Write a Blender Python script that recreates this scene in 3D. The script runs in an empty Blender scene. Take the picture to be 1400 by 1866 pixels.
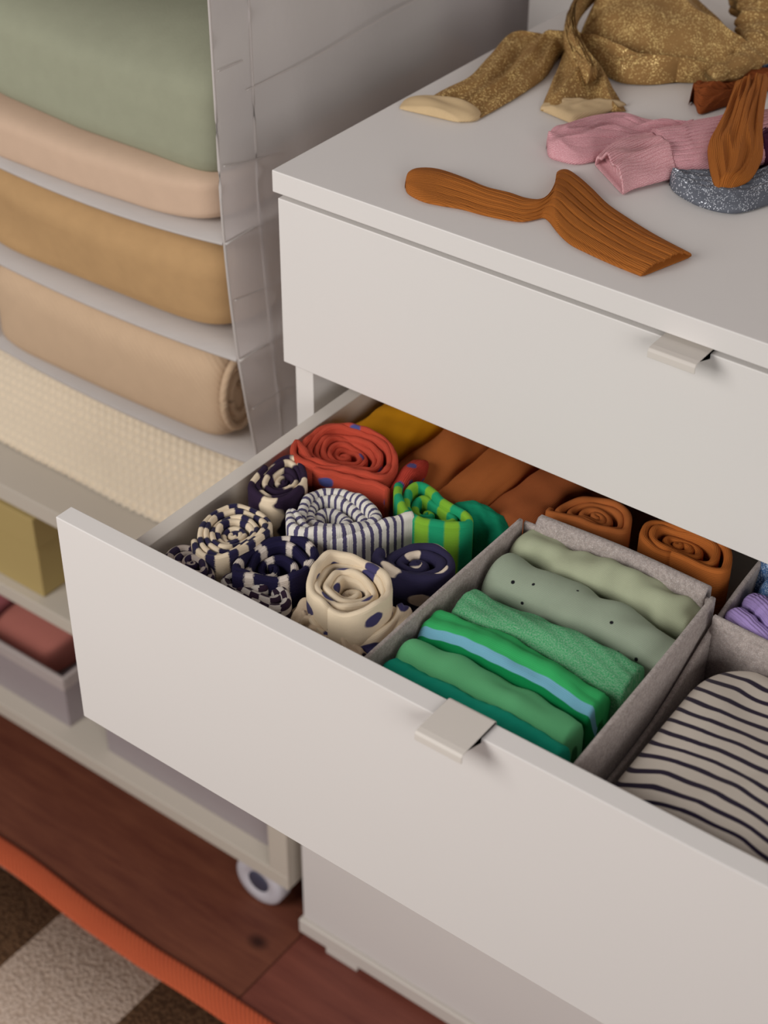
import bpy, bmesh, math, random
import numpy as np
from mathutils import Vector, Matrix

# ------------------------------------------------------------------ camera, world, lights, exposure
scene = bpy.context.scene
COL = scene.collection
cam_d = bpy.data.cameras.new('camera')
cam = bpy.data.objects.new('camera', cam_d)
COL.objects.link(cam)
YAW, PITCH, ROLL, FPX = -0.6403, 0.6486, 0.0067, 3058.6
_f = Vector((math.sin(YAW)*math.cos(PITCH), math.cos(YAW)*math.cos(PITCH), -math.sin(PITCH)))
_r = Vector((math.cos(YAW), -math.sin(YAW), 0)); _u = _r.cross(_f)
_r, _u = math.cos(ROLL)*_r+math.sin(ROLL)*_u, -math.sin(ROLL)*_r+math.cos(ROLL)*_u
cam.matrix_world = Matrix(((_r.x, _u.x, -_f.x, 0.7691), (_r.y, _u.y, -_f.y, -0.8867), (_r.z, _u.z, -_f.z, 1.4625), (0, 0, 0, 1)))
cam_d.sensor_fit = 'VERTICAL'; cam_d.sensor_height = 36.0
cam_d.lens = FPX/1866*36.0
cam_d.clip_start = 0.02
cam_d.dof.use_dof = True
cam_d.dof.focus_distance = 1.21
cam_d.dof.aperture_fstop = 6.0
scene.camera = cam

world = bpy.data.worlds.new('world'); scene.world = world
world.use_nodes = True
bg = world.node_tree.nodes['Background']
bg.inputs[0].default_value = (0.80, 0.66, 0.74, 1)
bg.inputs[1].default_value = 0.09

def area(name, loc, target, size, power, color):
    d = bpy.data.lights.new(name, 'AREA'); d.shape = 'RECTANGLE'; d.size, d.size_y = size
    d.energy = power; d.color = color
    o = bpy.data.objects.new(name, d); COL.objects.link(o)
    o.location = loc
    o.rotation_euler = (Vector(target)-Vector(loc)).to_track_quat('-Z', 'Y').to_euler()
    return o
area('key_softbox', (-0.42, -1.38, 1.50), (0.15, 0.0, 0.62), (0.9, 0.8), 20, (1.0, 0.972, 0.94))  # softbox key added close in front, so its light falls off downwards
area('room_light', (2.35, -1.75, 1.65), (0.1, 0.1, 0.75), (1.4, 1.2), 31, (1.0, 0.97, 0.945))
scene.view_settings.view_transform = 'Standard'
scene.view_settings.look = 'None'
scene.view_settings.gamma = 1.0
scene.view_settings.use_curve_mapping = False
scene.view_settings.exposure = -0.03

# ------------------------------------------------------------------ helpers
rng = np.random.RandomState(7)
def lin(c):
    c = c/255.0
    return c/12.92 if c <= 0.04045 else ((c+0.055)/1.055)**2.4
def rgb(r, g, b): return (lin(r), lin(g), lin(b), 1.0)

def tag(o, label=None, cat=None, group=None, kind=None):
    if label: o['label'] = label
    if cat: o['category'] = cat
    if group: o['group'] = group
    if kind: o['kind'] = kind
    return o
def thing(name, label, cat, loc=(0, 0, 0), group=None):
    o = bpy.data.objects.new(name, None); COL.objects.link(o); o.location = loc
    o.empty_display_size = 0.03
    return tag(o, label, cat, group)
def link(name, me, parent=None):
    o = bpy.data.objects.new(name, me); COL.objects.link(o)
    if parent is not None:
        o.parent = parent
        # parts are modelled in world coordinates; only a thing's Empty has an offset to undo
        if parent.type == 'EMPTY': o.matrix_parent_inverse = Matrix.Translation(parent.location).inverted()
    return o
def mesh(name, verts, faces, mat, parent=None, smooth=True, uv=None):
    me = bpy.data.meshes.new(name)
    me.from_pydata([tuple(map(float, v)) for v in verts], [], [tuple(int(i) for i in f) for f in faces])
    if uv is not None:
        uv = np.asarray(uv, dtype=np.float32)
        lay = me.uv_layers.new(name='UVMap')
        idx = np.empty(len(me.loops), dtype=np.int32); me.loops.foreach_get('vertex_index', idx)
        lay.data.foreach_set('uv', uv[idx].ravel())
    bm = bmesh.new(); bm.from_mesh(me); bmesh.ops.recalc_face_normals(bm, faces=bm.faces); bm.to_mesh(me); bm.free()
    if smooth: me.shade_smooth()
    me.materials.append(mat)
    return link(name, me, parent)
def boxes(name, parts, mat, parent=None, bevel=0.0008, seg=2):
    """parts: list of (x0,x1,y0,y1,z0,z1) joined into one object"""
    bm = bmesh.new()
    for (x0, x1, y0, y1, z0, z1) in parts:
        r = bmesh.ops.create_cube(bm, size=1.0)
        for v in r['verts']:
            v.co = Vector((x0+(v.co.x+.5)*(x1-x0), y0+(v.co.y+.5)*(y1-y0), z0+(v.co.z+.5)*(z1-z0)))
    if bevel: bmesh.ops.bevel(bm, geom=bm.edges[:], offset=bevel, segments=seg, affect='EDGES', profile=0.5)
    me = bpy.data.meshes.new(name); bm.to_mesh(me); bm.free()
    me.materials.append(mat)
    return link(name, me, parent)
def gridfaces(nu, nv, wu=False, wv=False):
    F = []
    for i in range(nu if wu else nu-1):
        for j in range(nv if wv else nv-1):
            a = i*nv+j; b = ((i+1) % nu)*nv+j; c = ((i+1) % nu)*nv+(j+1) % nv; d = i*nv+(j+1) % nv
            F.append((a, b, c, d))
    return F
class Noise:
    """smooth sum-of-sines noise in n dimensions, about -1..1"""
    def __init__(s, seed, dim, freq, octaves=3):
        r = np.random.RandomState(seed); s.t = []
        for o in range(octaves):
            for _ in range(4):
                k = r.normal(size=dim)*np.asarray(freq)*(1.8**o); s.t.append((k, r.uniform(0, 6.28), 0.6**o))
        s.n = math.sqrt(sum(a*a for _, _, a in s.t))*1.1
    def __call__(s, *x):
        return sum(a*np.sin(sum(ki*xi for ki, xi in zip(k, x))+p) for k, p, a in s.t)/s.n
def catmull(pts, n, closed=False):
    P = np.asarray(pts, float)
    if closed: Q = np.vstack([P[-1:], P, P[:2]]); m = len(P)
    else: Q = np.vstack([2*P[:1]-P[1:2], P, 2*P[-1:]-P[-2:-1]]); m = len(P)-1
    t = np.linspace(0, m, 24*m+1)
    i = np.minimum(t.astype(int), m-1); f = (t-i)[:, None]
    p0, p1, p2, p3 = Q[i], Q[i+1], Q[i+2], Q[i+3]
    C = .5*((2*p1)+(-p0+p2)*f+(2*p0-5*p1+4*p2-p3)*f**2+(-p0+3*p1-3*p2+p3)*f**3)
    return resample(C, n)
def catmull_i(pts, n):      # even in control points, so that two matched edges stay matched
    P = np.asarray(pts, float); Q = np.vstack([2*P[:1]-P[1:2], P, 2*P[-1:]-P[-2:-1]])
    t = np.linspace(0, len(P)-1, n); i = np.minimum(t.astype(int), len(P)-2); f = (t-i)[:, None]
    p0, p1, p2, p3 = Q[i], Q[i+1], Q[i+2], Q[i+3]
    return .5*((2*p1)+(-p0+p2)*f+(2*p0-5*p1+4*p2-p3)*f**2+(-p0+3*p1-3*p2+p3)*f**3)
def resample(C, n):
    d = np.r_[0, np.cumsum(np.linalg.norm(np.diff(C, axis=0), axis=1))]
    s = np.linspace(0, d[-1], n)
    return np.stack([np.interp(s, d, C[:, k]) for k in range(C.shape[1])], 1)
def interp(vals, t):
    vals = np.atleast_1d(vals)
    if len(vals) == 1: return np.full_like(t, vals[0])
    C = catmull(np.stack([np.linspace(0, 1, len(vals)), vals], 1), 200)
    return np.interp(t, C[:, 0], C[:, 1])

# ------------------------------------------------------------------ materials
class NT:
    def __init__(s, name):
        s.m = bpy.data.materials.new(name); s.m.use_nodes = True
        s.t = s.m.node_tree; s.b = s.t.nodes['Principled BSDF']; s.out = s.t.nodes['Material Output']
    def n(s, typ, **kw):
        o = s.t.nodes.new(typ)
        for k, v in kw.items():
            if k.startswith('i_'):
                key = k[2:].replace('_', ' ')
                o.inputs[int(key) if key.isdigit() else key].default_value = v
            else: setattr(o, k, v)
        return o
    def l(s, a, b): s.t.links.new(a, b)
    def math(s, op, a, b=None, clamp=False):
        o = s.t.nodes.new('ShaderNodeMath'); o.operation = op; o.use_clamp = clamp
        for i, x in enumerate((a, b)):
            if x is None: continue
            if isinstance(x, (int, float)): o.inputs[i].default_value = x
            else: s.l(x, o.inputs[i])
        return o.outputs[0]
    def mix(s, fac, a, b):
        o = s.t.nodes.new('ShaderNodeMix'); o.data_type = 'RGBA'
        for i, x in ((0, fac), (6, a), (7, b)):
            if isinstance(x, (int, float, tuple)): o.inputs[i].default_value = x
            else: s.l(x, o.inputs[i])
        return o.outputs[2]
    def uv(s, scale=(1, 1, 1), loc=(0, 0, 0), rot=0.0):
        t = s.n('ShaderNodeTexCoord'); m = s.n('ShaderNodeMapping')
        m.inputs['Scale'].default_value = scale; m.inputs['Location'].default_value = loc; m.inputs['Rotation'].default_value = (0, 0, rot)
        s.l(t.outputs['UV'], m.inputs[0]); return m.outputs[0]
    def obj(s, scale=(1, 1, 1)):
        t = s.n('ShaderNodeTexCoord'); m = s.n('ShaderNodeMapping'); m.inputs['Scale'].default_value = scale
        s.l(t.outputs['Object'], m.inputs[0]); return m.outputs[0]
    def noise(s, vec, scale, detail=3.0, rough=.55):
        o = s.n('ShaderNodeTexNoise'); o.inputs['Scale'].default_value = scale; o.inputs['Detail'].default_value = detail; o.inputs['Roughness'].default_value = rough
        s.l(vec, o.inputs['Vector']); return o.outputs['Fac']
    def wave(s, vec, scale, direction='X', dist=0.0):
        o = s.n('ShaderNodeTexWave'); o.bands_direction = direction; o.inputs['Scale'].default_value = scale
        o.inputs['Distortion'].default_value = dist; o.inputs['Detail'].default_value = 1.0
        s.l(vec, o.inputs['Vector']); return o.outputs['Fac']
    def bump(s, h, strength=.3, dist=.001, prev=None):
        o = s.n('ShaderNodeBump'); o.inputs['Strength'].default_value = strength; o.inputs['Distance'].default_value = dist
        s.l(h, o.inputs['Height'])
        if prev is not None: s.l(prev, o.inputs['Normal'])
        return o.outputs[0]
    def step(s, v, thr, soft=.03):
        o = s.n('ShaderNodeMapRange'); o.inputs[1].default_value = thr-soft; o.inputs[2].default_value = thr+soft; o.clamp = True
        s.l(v, o.inputs[0]); return o.outputs[0]
    def sep(s, v):
        o = s.n('ShaderNodeSeparateXYZ'); s.l(v, o.inputs[0]); return o.outputs

def cloth(name, col, var=.10, knit='v', kscale=.0012, kamp=.25, heather=0.0, sheen=.10, pattern=None, uvs=True, rough=.9):
    """knitted or woven cloth; pattern(nt, vec, base) -> colour socket.  UVs are in metres."""
    t = NT(name)
    vec = t.uv() if uvs else t.obj()
    base = t.mix(t.noise(vec, 60, 2), col, tuple(c*(1-var) for c in col[:3])+(1,))
    if pattern: base = pattern(t, vec, base)
    if heather:
        n = t.noise(vec, 900, 2, .7)
        base = t.mix(t.math('MULTIPLY', t.step(n, .52, .12), heather), base, (.62, .66, .60, 1))
    t.l(base, t.b.inputs['Base Color'])
    t.b.inputs['Roughness'].default_value = rough
    t.b.inputs['Specular IOR Level'].default_value = .15
    t.b.inputs['Sheen Weight'].default_value = sheen
    t.b.inputs['Sheen Roughness'].default_value = .5
    t.b.inputs['Sheen Tint'].default_value = tuple(min(1, c*1.6+.05) for c in col[:3])+(1,)
    if uvs:
        ax = {'v': 'Y', 'u': 'X', 'd': 'DIAGONAL'}[knit]
        w = t.wave(vec, 6.2832/(20*kscale), ax, .6)
    else: w = t.noise(vec, kscale, 2)
    nb = t.bump(w, kamp, .0006)
    nb = t.bump(t.noise(vec, 1400, 2), kamp*.8, .0004, nb)
    t.l(nb, t.b.inputs['Normal'])
    return t.m
# patterns -----------------------------------------------------------
def p_stripes(period, frac, col, jag=0.0, axis=0, jscale=700, phase=0.0):
    def f(t, vec, base):
        x = t.sep(vec)[axis]
        if jag:
            x = t.math('ADD', x, t.math('MULTIPLY', t.math('SUBTRACT', t.noise(vec, jscale, 1), .5), jag))
        m = t.math('FRACT', t.math('DIVIDE', t.math('ADD', x, phase+10*period), period))
        d = t.math('ABSOLUTE', t.math('SUBTRACT', m, .5))
        k = t.math('SUBTRACT', 1.0, t.step(d, frac/2, .035))
        return t.mix(k, base, col)
    return f
def p_hem(inner, lim):
    def f(t, vec, base): return t.mix(t.step(t.sep(vec)[0], lim, .0006), base, inner(t, vec, base))
    return f
def p_checks(pu, pv, col, jag=.001):
    def f(t, vec, base):
        x, y, _ = t.sep(vec)
        j = t.math('MULTIPLY', t.math('SUBTRACT', t.noise(vec, 700, 1), .5), jag)
        a = t.math('SINE', t.math('MULTIPLY', t.math('ADD', x, j), 6.2832/pu))
        b = t.math('SINE', t.math('ADD', t.math('MULTIPLY', y, 6.2832/pv), .6))
        return t.mix(t.step(t.math('MULTIPLY', a, b), 0, .05), base, col)
    return f
def p_dots(spacing, r, col, ax=1.0, seed=0.0, rand=.8, outline=None):
    def f(t, vec, base):
        m = t.n('ShaderNodeMapping'); m.inputs['Scale'].default_value = (1/spacing, ax/spacing, 1); m.inputs['Location'].default_value = (seed, seed*1.7, 0)
        t.l(vec, m.inputs[0])
        v = t.n('ShaderNodeTexVoronoi', voronoi_dimensions='2D'); v.inputs['Scale'].default_value = 1.0; v.inputs['Randomness'].default_value = rand
        t.l(m.outputs[0], v.inputs['Vector'])
        d = t.math('ADD', v.outputs['Distance'], t.math('MULTIPLY', t.math('SUBTRACT', t.noise(vec, 130, 1), .5), .12))
        return t.mix(t.math('SUBTRACT', 1.0, t.step(d, r, .02)), base, col)
    return f

def lacquer(name, col, rough=.42):
    t = NT(name)
    v = t.obj()
    t.l(t.mix(t.noise(v, 6, 2), col, tuple(c*.975 for c in col[:3])+(1,)), t.b.inputs['Base Color'])
    t.b.inputs['Roughness'].default_value = rough
    t.b.inputs['Specular IOR Level'].default_value = .35
    t.l(t.bump(t.noise(v, 900, 2), .03, .0003), t.b.inputs['Normal'])
    return t.m
def felt(name, col):
    t = NT(name); v = t.obj()
    n = t.noise(v, 330, 4, .65); n2 = t.noise(v, 1300, 2)
    c = t.mix(t.step(n, .5, .16), tuple(x*.66 for x in col[:3])+(1,), col)
    t.l(t.mix(t.math('MULTIPLY', t.step(n2, .6, .08), .35), c, (.75, .72, .70, 1)), t.b.inputs['Base Color'])
    t.b.inputs['Roughness'].default_value = .95; t.b.inputs['Specular IOR Level'].default_value = .1
    t.b.inputs['Sheen Weight'].default_value = .2
    t.l(t.bump(n, .5, .0008), t.b.inputs['Normal'])
    return t.m
def sheer(name, col, transp=.12, scale=(1, 1, 1)):
    """thin white nylon: partly translucent, softly creased"""
    t = NT(name); v = t.obj(scale)
    d = t.n('ShaderNodeBsdfDiffuse'); tr = t.n('ShaderNodeBsdfTranslucent'); tp = t.n('ShaderNodeBsdfTransparent'); gl = t.n('ShaderNodeBsdfGlossy')
    d.inputs[0].default_value = col; tr.inputs[0].default_value = col; gl.inputs['Roughness'].default_value = .45
    gl.inputs[0].default_value = (.8, .8, .8, 1)
    nb = t.bump(t.noise(v, 22, 3, .5), .35, .006)
    for q in (d, tr, gl): t.l(nb, q.inputs['Normal'])
    m1 = t.n('ShaderNodeMixShader'); m1.inputs[0].default_value = .38; t.l(d.outputs[0], m1.inputs[1]); t.l(tr.outputs[0], m1.inputs[2])
    m2 = t.n('ShaderNodeMixShader'); m2.inputs[0].default_value = .06; t.l(m1.outputs[0], m2.inputs[1]); t.l(gl.outputs[0], m2.inputs[2])
    m3 = t.n('ShaderNodeMixShader'); m3.inputs[0].default_value = transp; t.l(m2.outputs[0], m3.inputs[1]); t.l(tp.outputs[0], m3.inputs[2])
    t.l(m3.outputs[0], t.out.inputs['Surface'])
    return t.m
def glitter(name, col, spark, scale=900, amount=.62, metal=.55):
    t = NT(name); v = t.uv()
    vo = t.n('ShaderNodeTexVoronoi', voronoi_dimensions='2D'); vo.inputs['Scale'].default_value = scale
    t.l(v, vo.inputs['Vector'])
    c = t.sep(vo.outputs['Color'])
    patch = t.noise(v, 40, 2)
    k = t.step(t.math('ADD', c[0], t.math('MULTIPLY', t.math('SUBTRACT', patch, .5), .8)), amount, .05)
    base = t.mix(t.noise(v, 70, 2), col, tuple(x*.7 for x in col[:3])+(1,))
    t.l(t.mix(k, base, spark), t.b.inputs['Base Color'])
    t.l(t.math('MULTIPLY', k, metal), t.b.inputs['Metallic'])
    t.l(t.math('SUBTRACT', .85, t.math('MULTIPLY', k, .5)), t.b.inputs['Roughness'])
    t.b.inputs['Specular IOR Level'].default_value = .25
    cc = t.n('ShaderNodeBump'); cc.inputs['Strength'].default_value = .9; cc.inputs['Distance'].default_value = .0012
    t.l(c[1], cc.inputs['Height'])
    t.l(cc.outputs[0], t.b.inputs['Normal'])
    return t.m

M_WHITE = lacquer('white_lacquer', rgb(227, 223, 219))
M_WHITE2 = lacquer('white_foil', rgb(214, 207, 198), .5)
M_CART = lacquer('cart_white', rgb(205, 196, 182), .5)
M_FELT = felt('grey_felt', rgb(172, 160, 154))
M_SHEER = sheer('sheer_nylon', rgb(230, 224, 224), .20)
M_PIPE = sheer('nylon_binding', rgb(222, 216, 212), .0)
M_WALL = lacquer('painted_wall', rgb(238, 234, 230), .8)

# ------------------------------------------------------------------ setting
# floor with individual boards
def wood(name, c1, c2, seed):
    t = NT(name); t0 = t.obj((1, 1, 1))
    m = t.n('ShaderNodeMapping'); m.inputs['Scale'].default_value = (1.2, 14, 6); m.inputs['Location'].default_value = (seed, seed*2, 0); t.l(t0, m.inputs[0])
    g = t.noise(m.outputs[0], 5, 6, .65); g2 = t.noise(m.outputs[0], 26, 3, .6); big = t.noise(t0, 9, 2)
    k = t.math('ADD', t.math('MULTIPLY', g, .65), t.math('ADD', t.math('MULTIPLY', g2, .2), t.math('MULTIPLY', big, .25)))
    col = t.mix(t.step(k, .56, .18), c1, c2)
    # a knot
    p = t.sep(t0)
    dx = t.math('MULTIPLY', t.math('ADD', p[0], .031), 1.0); dy = t.math('MULTIPLY', t.math('ADD', p[1], .035), 1.35)
    r = t.math('SQRT', t.math('ADD', t.math('MULTIPLY', dx, dx), t.math('MULTIPLY', dy, dy)))
    col = t.mix(t.math('SUBTRACT', 1.0, t.step(r, .010, .006)), col, tuple(x*.35 for x in c1[:3])+(1,))
    t.l(col, t.b.inputs['Base Color'])
    t.b.inputs['Roughness'].default_value = .5
    t.b.inputs['Specular IOR Level'].default_value = .3
    t.l(t.bump(g2, .15, .0006), t.b.inputs['Normal'])
    return t.m
WOODS = [wood('wood_board_a', rgb(90, 46, 36), rgb(124, 74, 54), 0.0), wood('wood_board_b', rgb(96, 48, 40), rgb(128, 72, 58), 3.3), wood('wood_board_c', rgb(88, 44, 36), rgb(118, 70, 54), 6.1)]
floor = boxes('floor', [(-2.4, 2.2, -3.2, 0.62, -0.05, -0.014)], WOODS[2], bevel=0)
tag(floor, kind='structure')
k = 0
for row in range(-5, 4):
    y0 = -0.125+row*0.19
    off = {0: 0.0}.get(row, (row*0.57) % 1.6)
    for j in range(-2, 2):
        x0 = off+j*1.6
        if x0 > 1.8 or x0+1.6 < -2.2: continue
        boxes('floor_board', [(max(x0, -2.2)+.0006, min(x0+1.6, 2.0)-.0006, y0+.0006, y0+.1894, -0.014, 0.0)], WOODS[(row+j) % 3 if row else (0 if j < 0 else 1)], floor, bevel=.0009, seg=1)
wall_back = boxes('wall_back', [(-2.4, 2.2, 0.62, 0.72, -0.05, 2.5)], M_WALL, bevel=0); tag(wall_back, kind='structure')
added_post = boxes('added_post_1', [(-.0540, -.004, .4420, .619, 0.0005, 2.4)], M_WALL, bevel=.001); tag(added_post, kind='structure')  # added white post, set forward to catch light where the wall stays dark
wall_left = boxes('wall_left', [(-2.5, -2.4, -1.0, 0.72, -0.05, 2.5)], M_WALL, bevel=0); tag(wall_left, kind='structure')

# rug
def rug_mat():
    t = NT('rug_weave'); v = t.obj(); p = t.sep(v)
    T = .1475
    a = t.math('FLOOR', t.math('DIVIDE', t.math('ADD', p[0], .2225+10*T), T)); b = t.math('FLOOR', t.math('DIVIDE', t.math('ADD', p[1], .134+20*T+.0), T))
    s = t.math('MODULO', t.math('ADD', a, b), 2.0)
    ws = t.n('ShaderNodeTexVoronoi'); ws.inputs['Scale'].default_value = 260; t.l(v, ws.inputs['Vector'])
    c1 = t.mix(t.step(ws.outputs['Distance'], .45, .2), rgb(222, 202, 186), rgb(196, 174, 156))
    c2 = t.mix(t.step(ws.outputs['Distance'], .5, .2), rgb(120, 90, 66), rgb(90, 66, 48))
    t.l(t.mix(t.math('GREATER_THAN', s, .5), c2, c1), t.b.inputs['Base Color'])
    t.b.inputs['Roughness'].default_value = .95; t.b.inputs['Specular IOR Level'].default_value = .1
    t.l(t.bump(t.math('SUBTRACT', 1.0, ws.outputs['Distance']), .8, .0015), t.b.inputs['Normal'])
    return t.m
def rug_border_mat():
    t = NT('rug_border'); v = t.obj((1, 1, 1))
    w = t.wave(v, 105, 'DIAGONAL', .4)
    c = t.mix(t.noise(v, 14, 2), rgb(220, 108, 62), rgb(204, 90, 54))
    t.l(t.mix(w, c, tuple(x*.78 for x in rgb(196, 88, 54)[:3])+(1,)), t.b.inputs['Base Color'])
    t.b.inputs['Roughness'].default_value = .95
    t.l(t.bump(w, .6, .0012), t.b.inputs['Normal'])
    return t.m
rug = thing('rug', 'checked brown and beige woven rug with orange border lying on the floor', 'rug', (-0.4, -0.6, 0))
rn = Noise(3, 1, 9.0, 2)
xs = np.linspace(-1.5, 0.5, 140)
def ruged(x): return -0.1045+.0035*rn(x)-np.interp(x, [-.3, -.16, -.1, .05], [0, .004, .007, .005])
def strip(name, ya, yb, z, mat, parent):
    ny = 8; V = []
    for x, a, b in zip(xs, ya, yb):
        for j in range(ny):
            f = j/(ny-1); V.append((x, a+(b-a)*f, z(x, f)))
        V.append((x, b, 0)); V.append((x, a, 0))
    return mesh(name, V, gridfaces(len(xs), ny+2, wv=True), mat, parent)
e = ruged(xs)
strip('rug_border', e, e-.030, lambda x, f: .0075+.0022*math.sin(f*math.pi), rug_border_mat(), rug)
strip('rug_field', e-.0302, np.full_like(e, -1.3), lambda x, f: .0075, rug_mat(), rug)

# ------------------------------------------------------------------ dresser
DW = 0.715; DD = 0.585
ZT = 0.9; T_TOP = 0.0181
dresser = thing('dresser', 'white lacquered chest of drawers with its second drawer pulled open', 'dresser', (DW/2, DD/2, 0))
boxes('top_panel', [(0, DW, 0, DD, ZT-T_TOP, ZT)], M_WHITE, dresser, .0007)
boxes('side_panel', [(.0019, .0206, .0185, DD-.01, .0300, ZT-T_TOP)], M_WHITE, dresser, .0005)
boxes('side_panel', [(DW-.0206, DW-.0019, .0185, DD-.01, .0300, ZT-T_TOP)], M_WHITE, dresser, .0005)
boxes('back_panel', [(.0206, DW-.0206, DD-.016, DD-.011, .03, ZT-T_TOP)], M_WHITE2, dresser, 0)
boxes('plinth', [(-.0005, DW+.0005, -.002, DD-.012, .0085, .0285), (.036, .078, -.002, .05, 0, .0095), (DW-.078, DW-.036, -.002, .05, 0, .0095), (.036, .078, DD-.08, DD-.03, 0, .0095), (DW-.078, DW-.036, DD-.08, DD-.03, 0, .0095)], M_WHITE2, dresser, .0012)
FX0, FX1 = .0034, DW-.0034
FY, FT = .002, .0159
def handle(y, z, parent):
    """folded metal tab hooked over the top edge of a drawer front"""
    xc, w = .3577, .0356
    prof = [(y+FT+.0008, z-.010), (y+FT+.0008, z+.0016), (y+FT-.001, z+.0022), (y-.016, z+.0022), (y-.0200, z+.0016), (y-.0214, z-.0002), (y-.0216, z-.0052)]
    C = np.array(prof); th = .0011
    dC = np.gradient(C, axis=0); nrm = np.stack([-dC[:, 1], dC[:, 0]], 1); nrm /= np.linalg.norm(nrm, axis=1)[:, None]
    A = C; B = C+nrm*th
    V = []
    for x in (xc-w/2, xc+w/2):
        V += [(x, a[0], a[1]) for a in A]+[(x, b[0], b[1]) for b in B[::-1]]
    n = 2*len(A)
    F = [(i, (i+1) % n, n+(i+1) % n, n+i) for i in range(n)]+[tuple(range(n)), tuple(range(n, 2*n))]
    o = mesh('handle', V, F, M_WHITE2, parent, smooth=False)
    m = o.modifiers.new('b', 'BEVEL'); m.width = .0004; m.segments = 2; m.limit_method = 'ANGLE'
    return o
def drawer(z0, z1, pull, sideh, depth=.50):
    y = FY-pull
    d = boxes('drawer', [(.052, DW-.052, y+FT+.0005, y+FT+depth-.0130, z0+.012, z0+.018)], M_WHITE2, dresser, .0004)
    boxes('drawer_front', [(FX0, FX1, y, y+FT, z0, z1)], M_WHITE, d, .0007)
    boxes('drawer_side', [(.0430, .0560, y+FT+.0002, y+FT+depth, z0+.008, z0+sideh)], M_WHITE2, d, .0006)
    boxes('drawer_side', [(DW-.0560, DW-.0430, y+FT+.0002, y+FT+depth, z0+.008, z0+sideh)], M_WHITE2, d, .0006)
    boxes('drawer_back', [(.0560, DW-.0560, y+FT+depth-.0128, y+FT+depth, z0+.018, z0+sideh)], M_WHITE2, d, .0006)
    handle(y, z1, d)
    return d
drawer(.7296, .8769, 0, .115)
drawer(.5274, .7262, .2582, .1726)
drawer(.2787, .5240, 0, .19)
drawer(.0310, .2753, 0, .19)
DZ = .5454     # inside bottom of the open drawer

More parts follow.
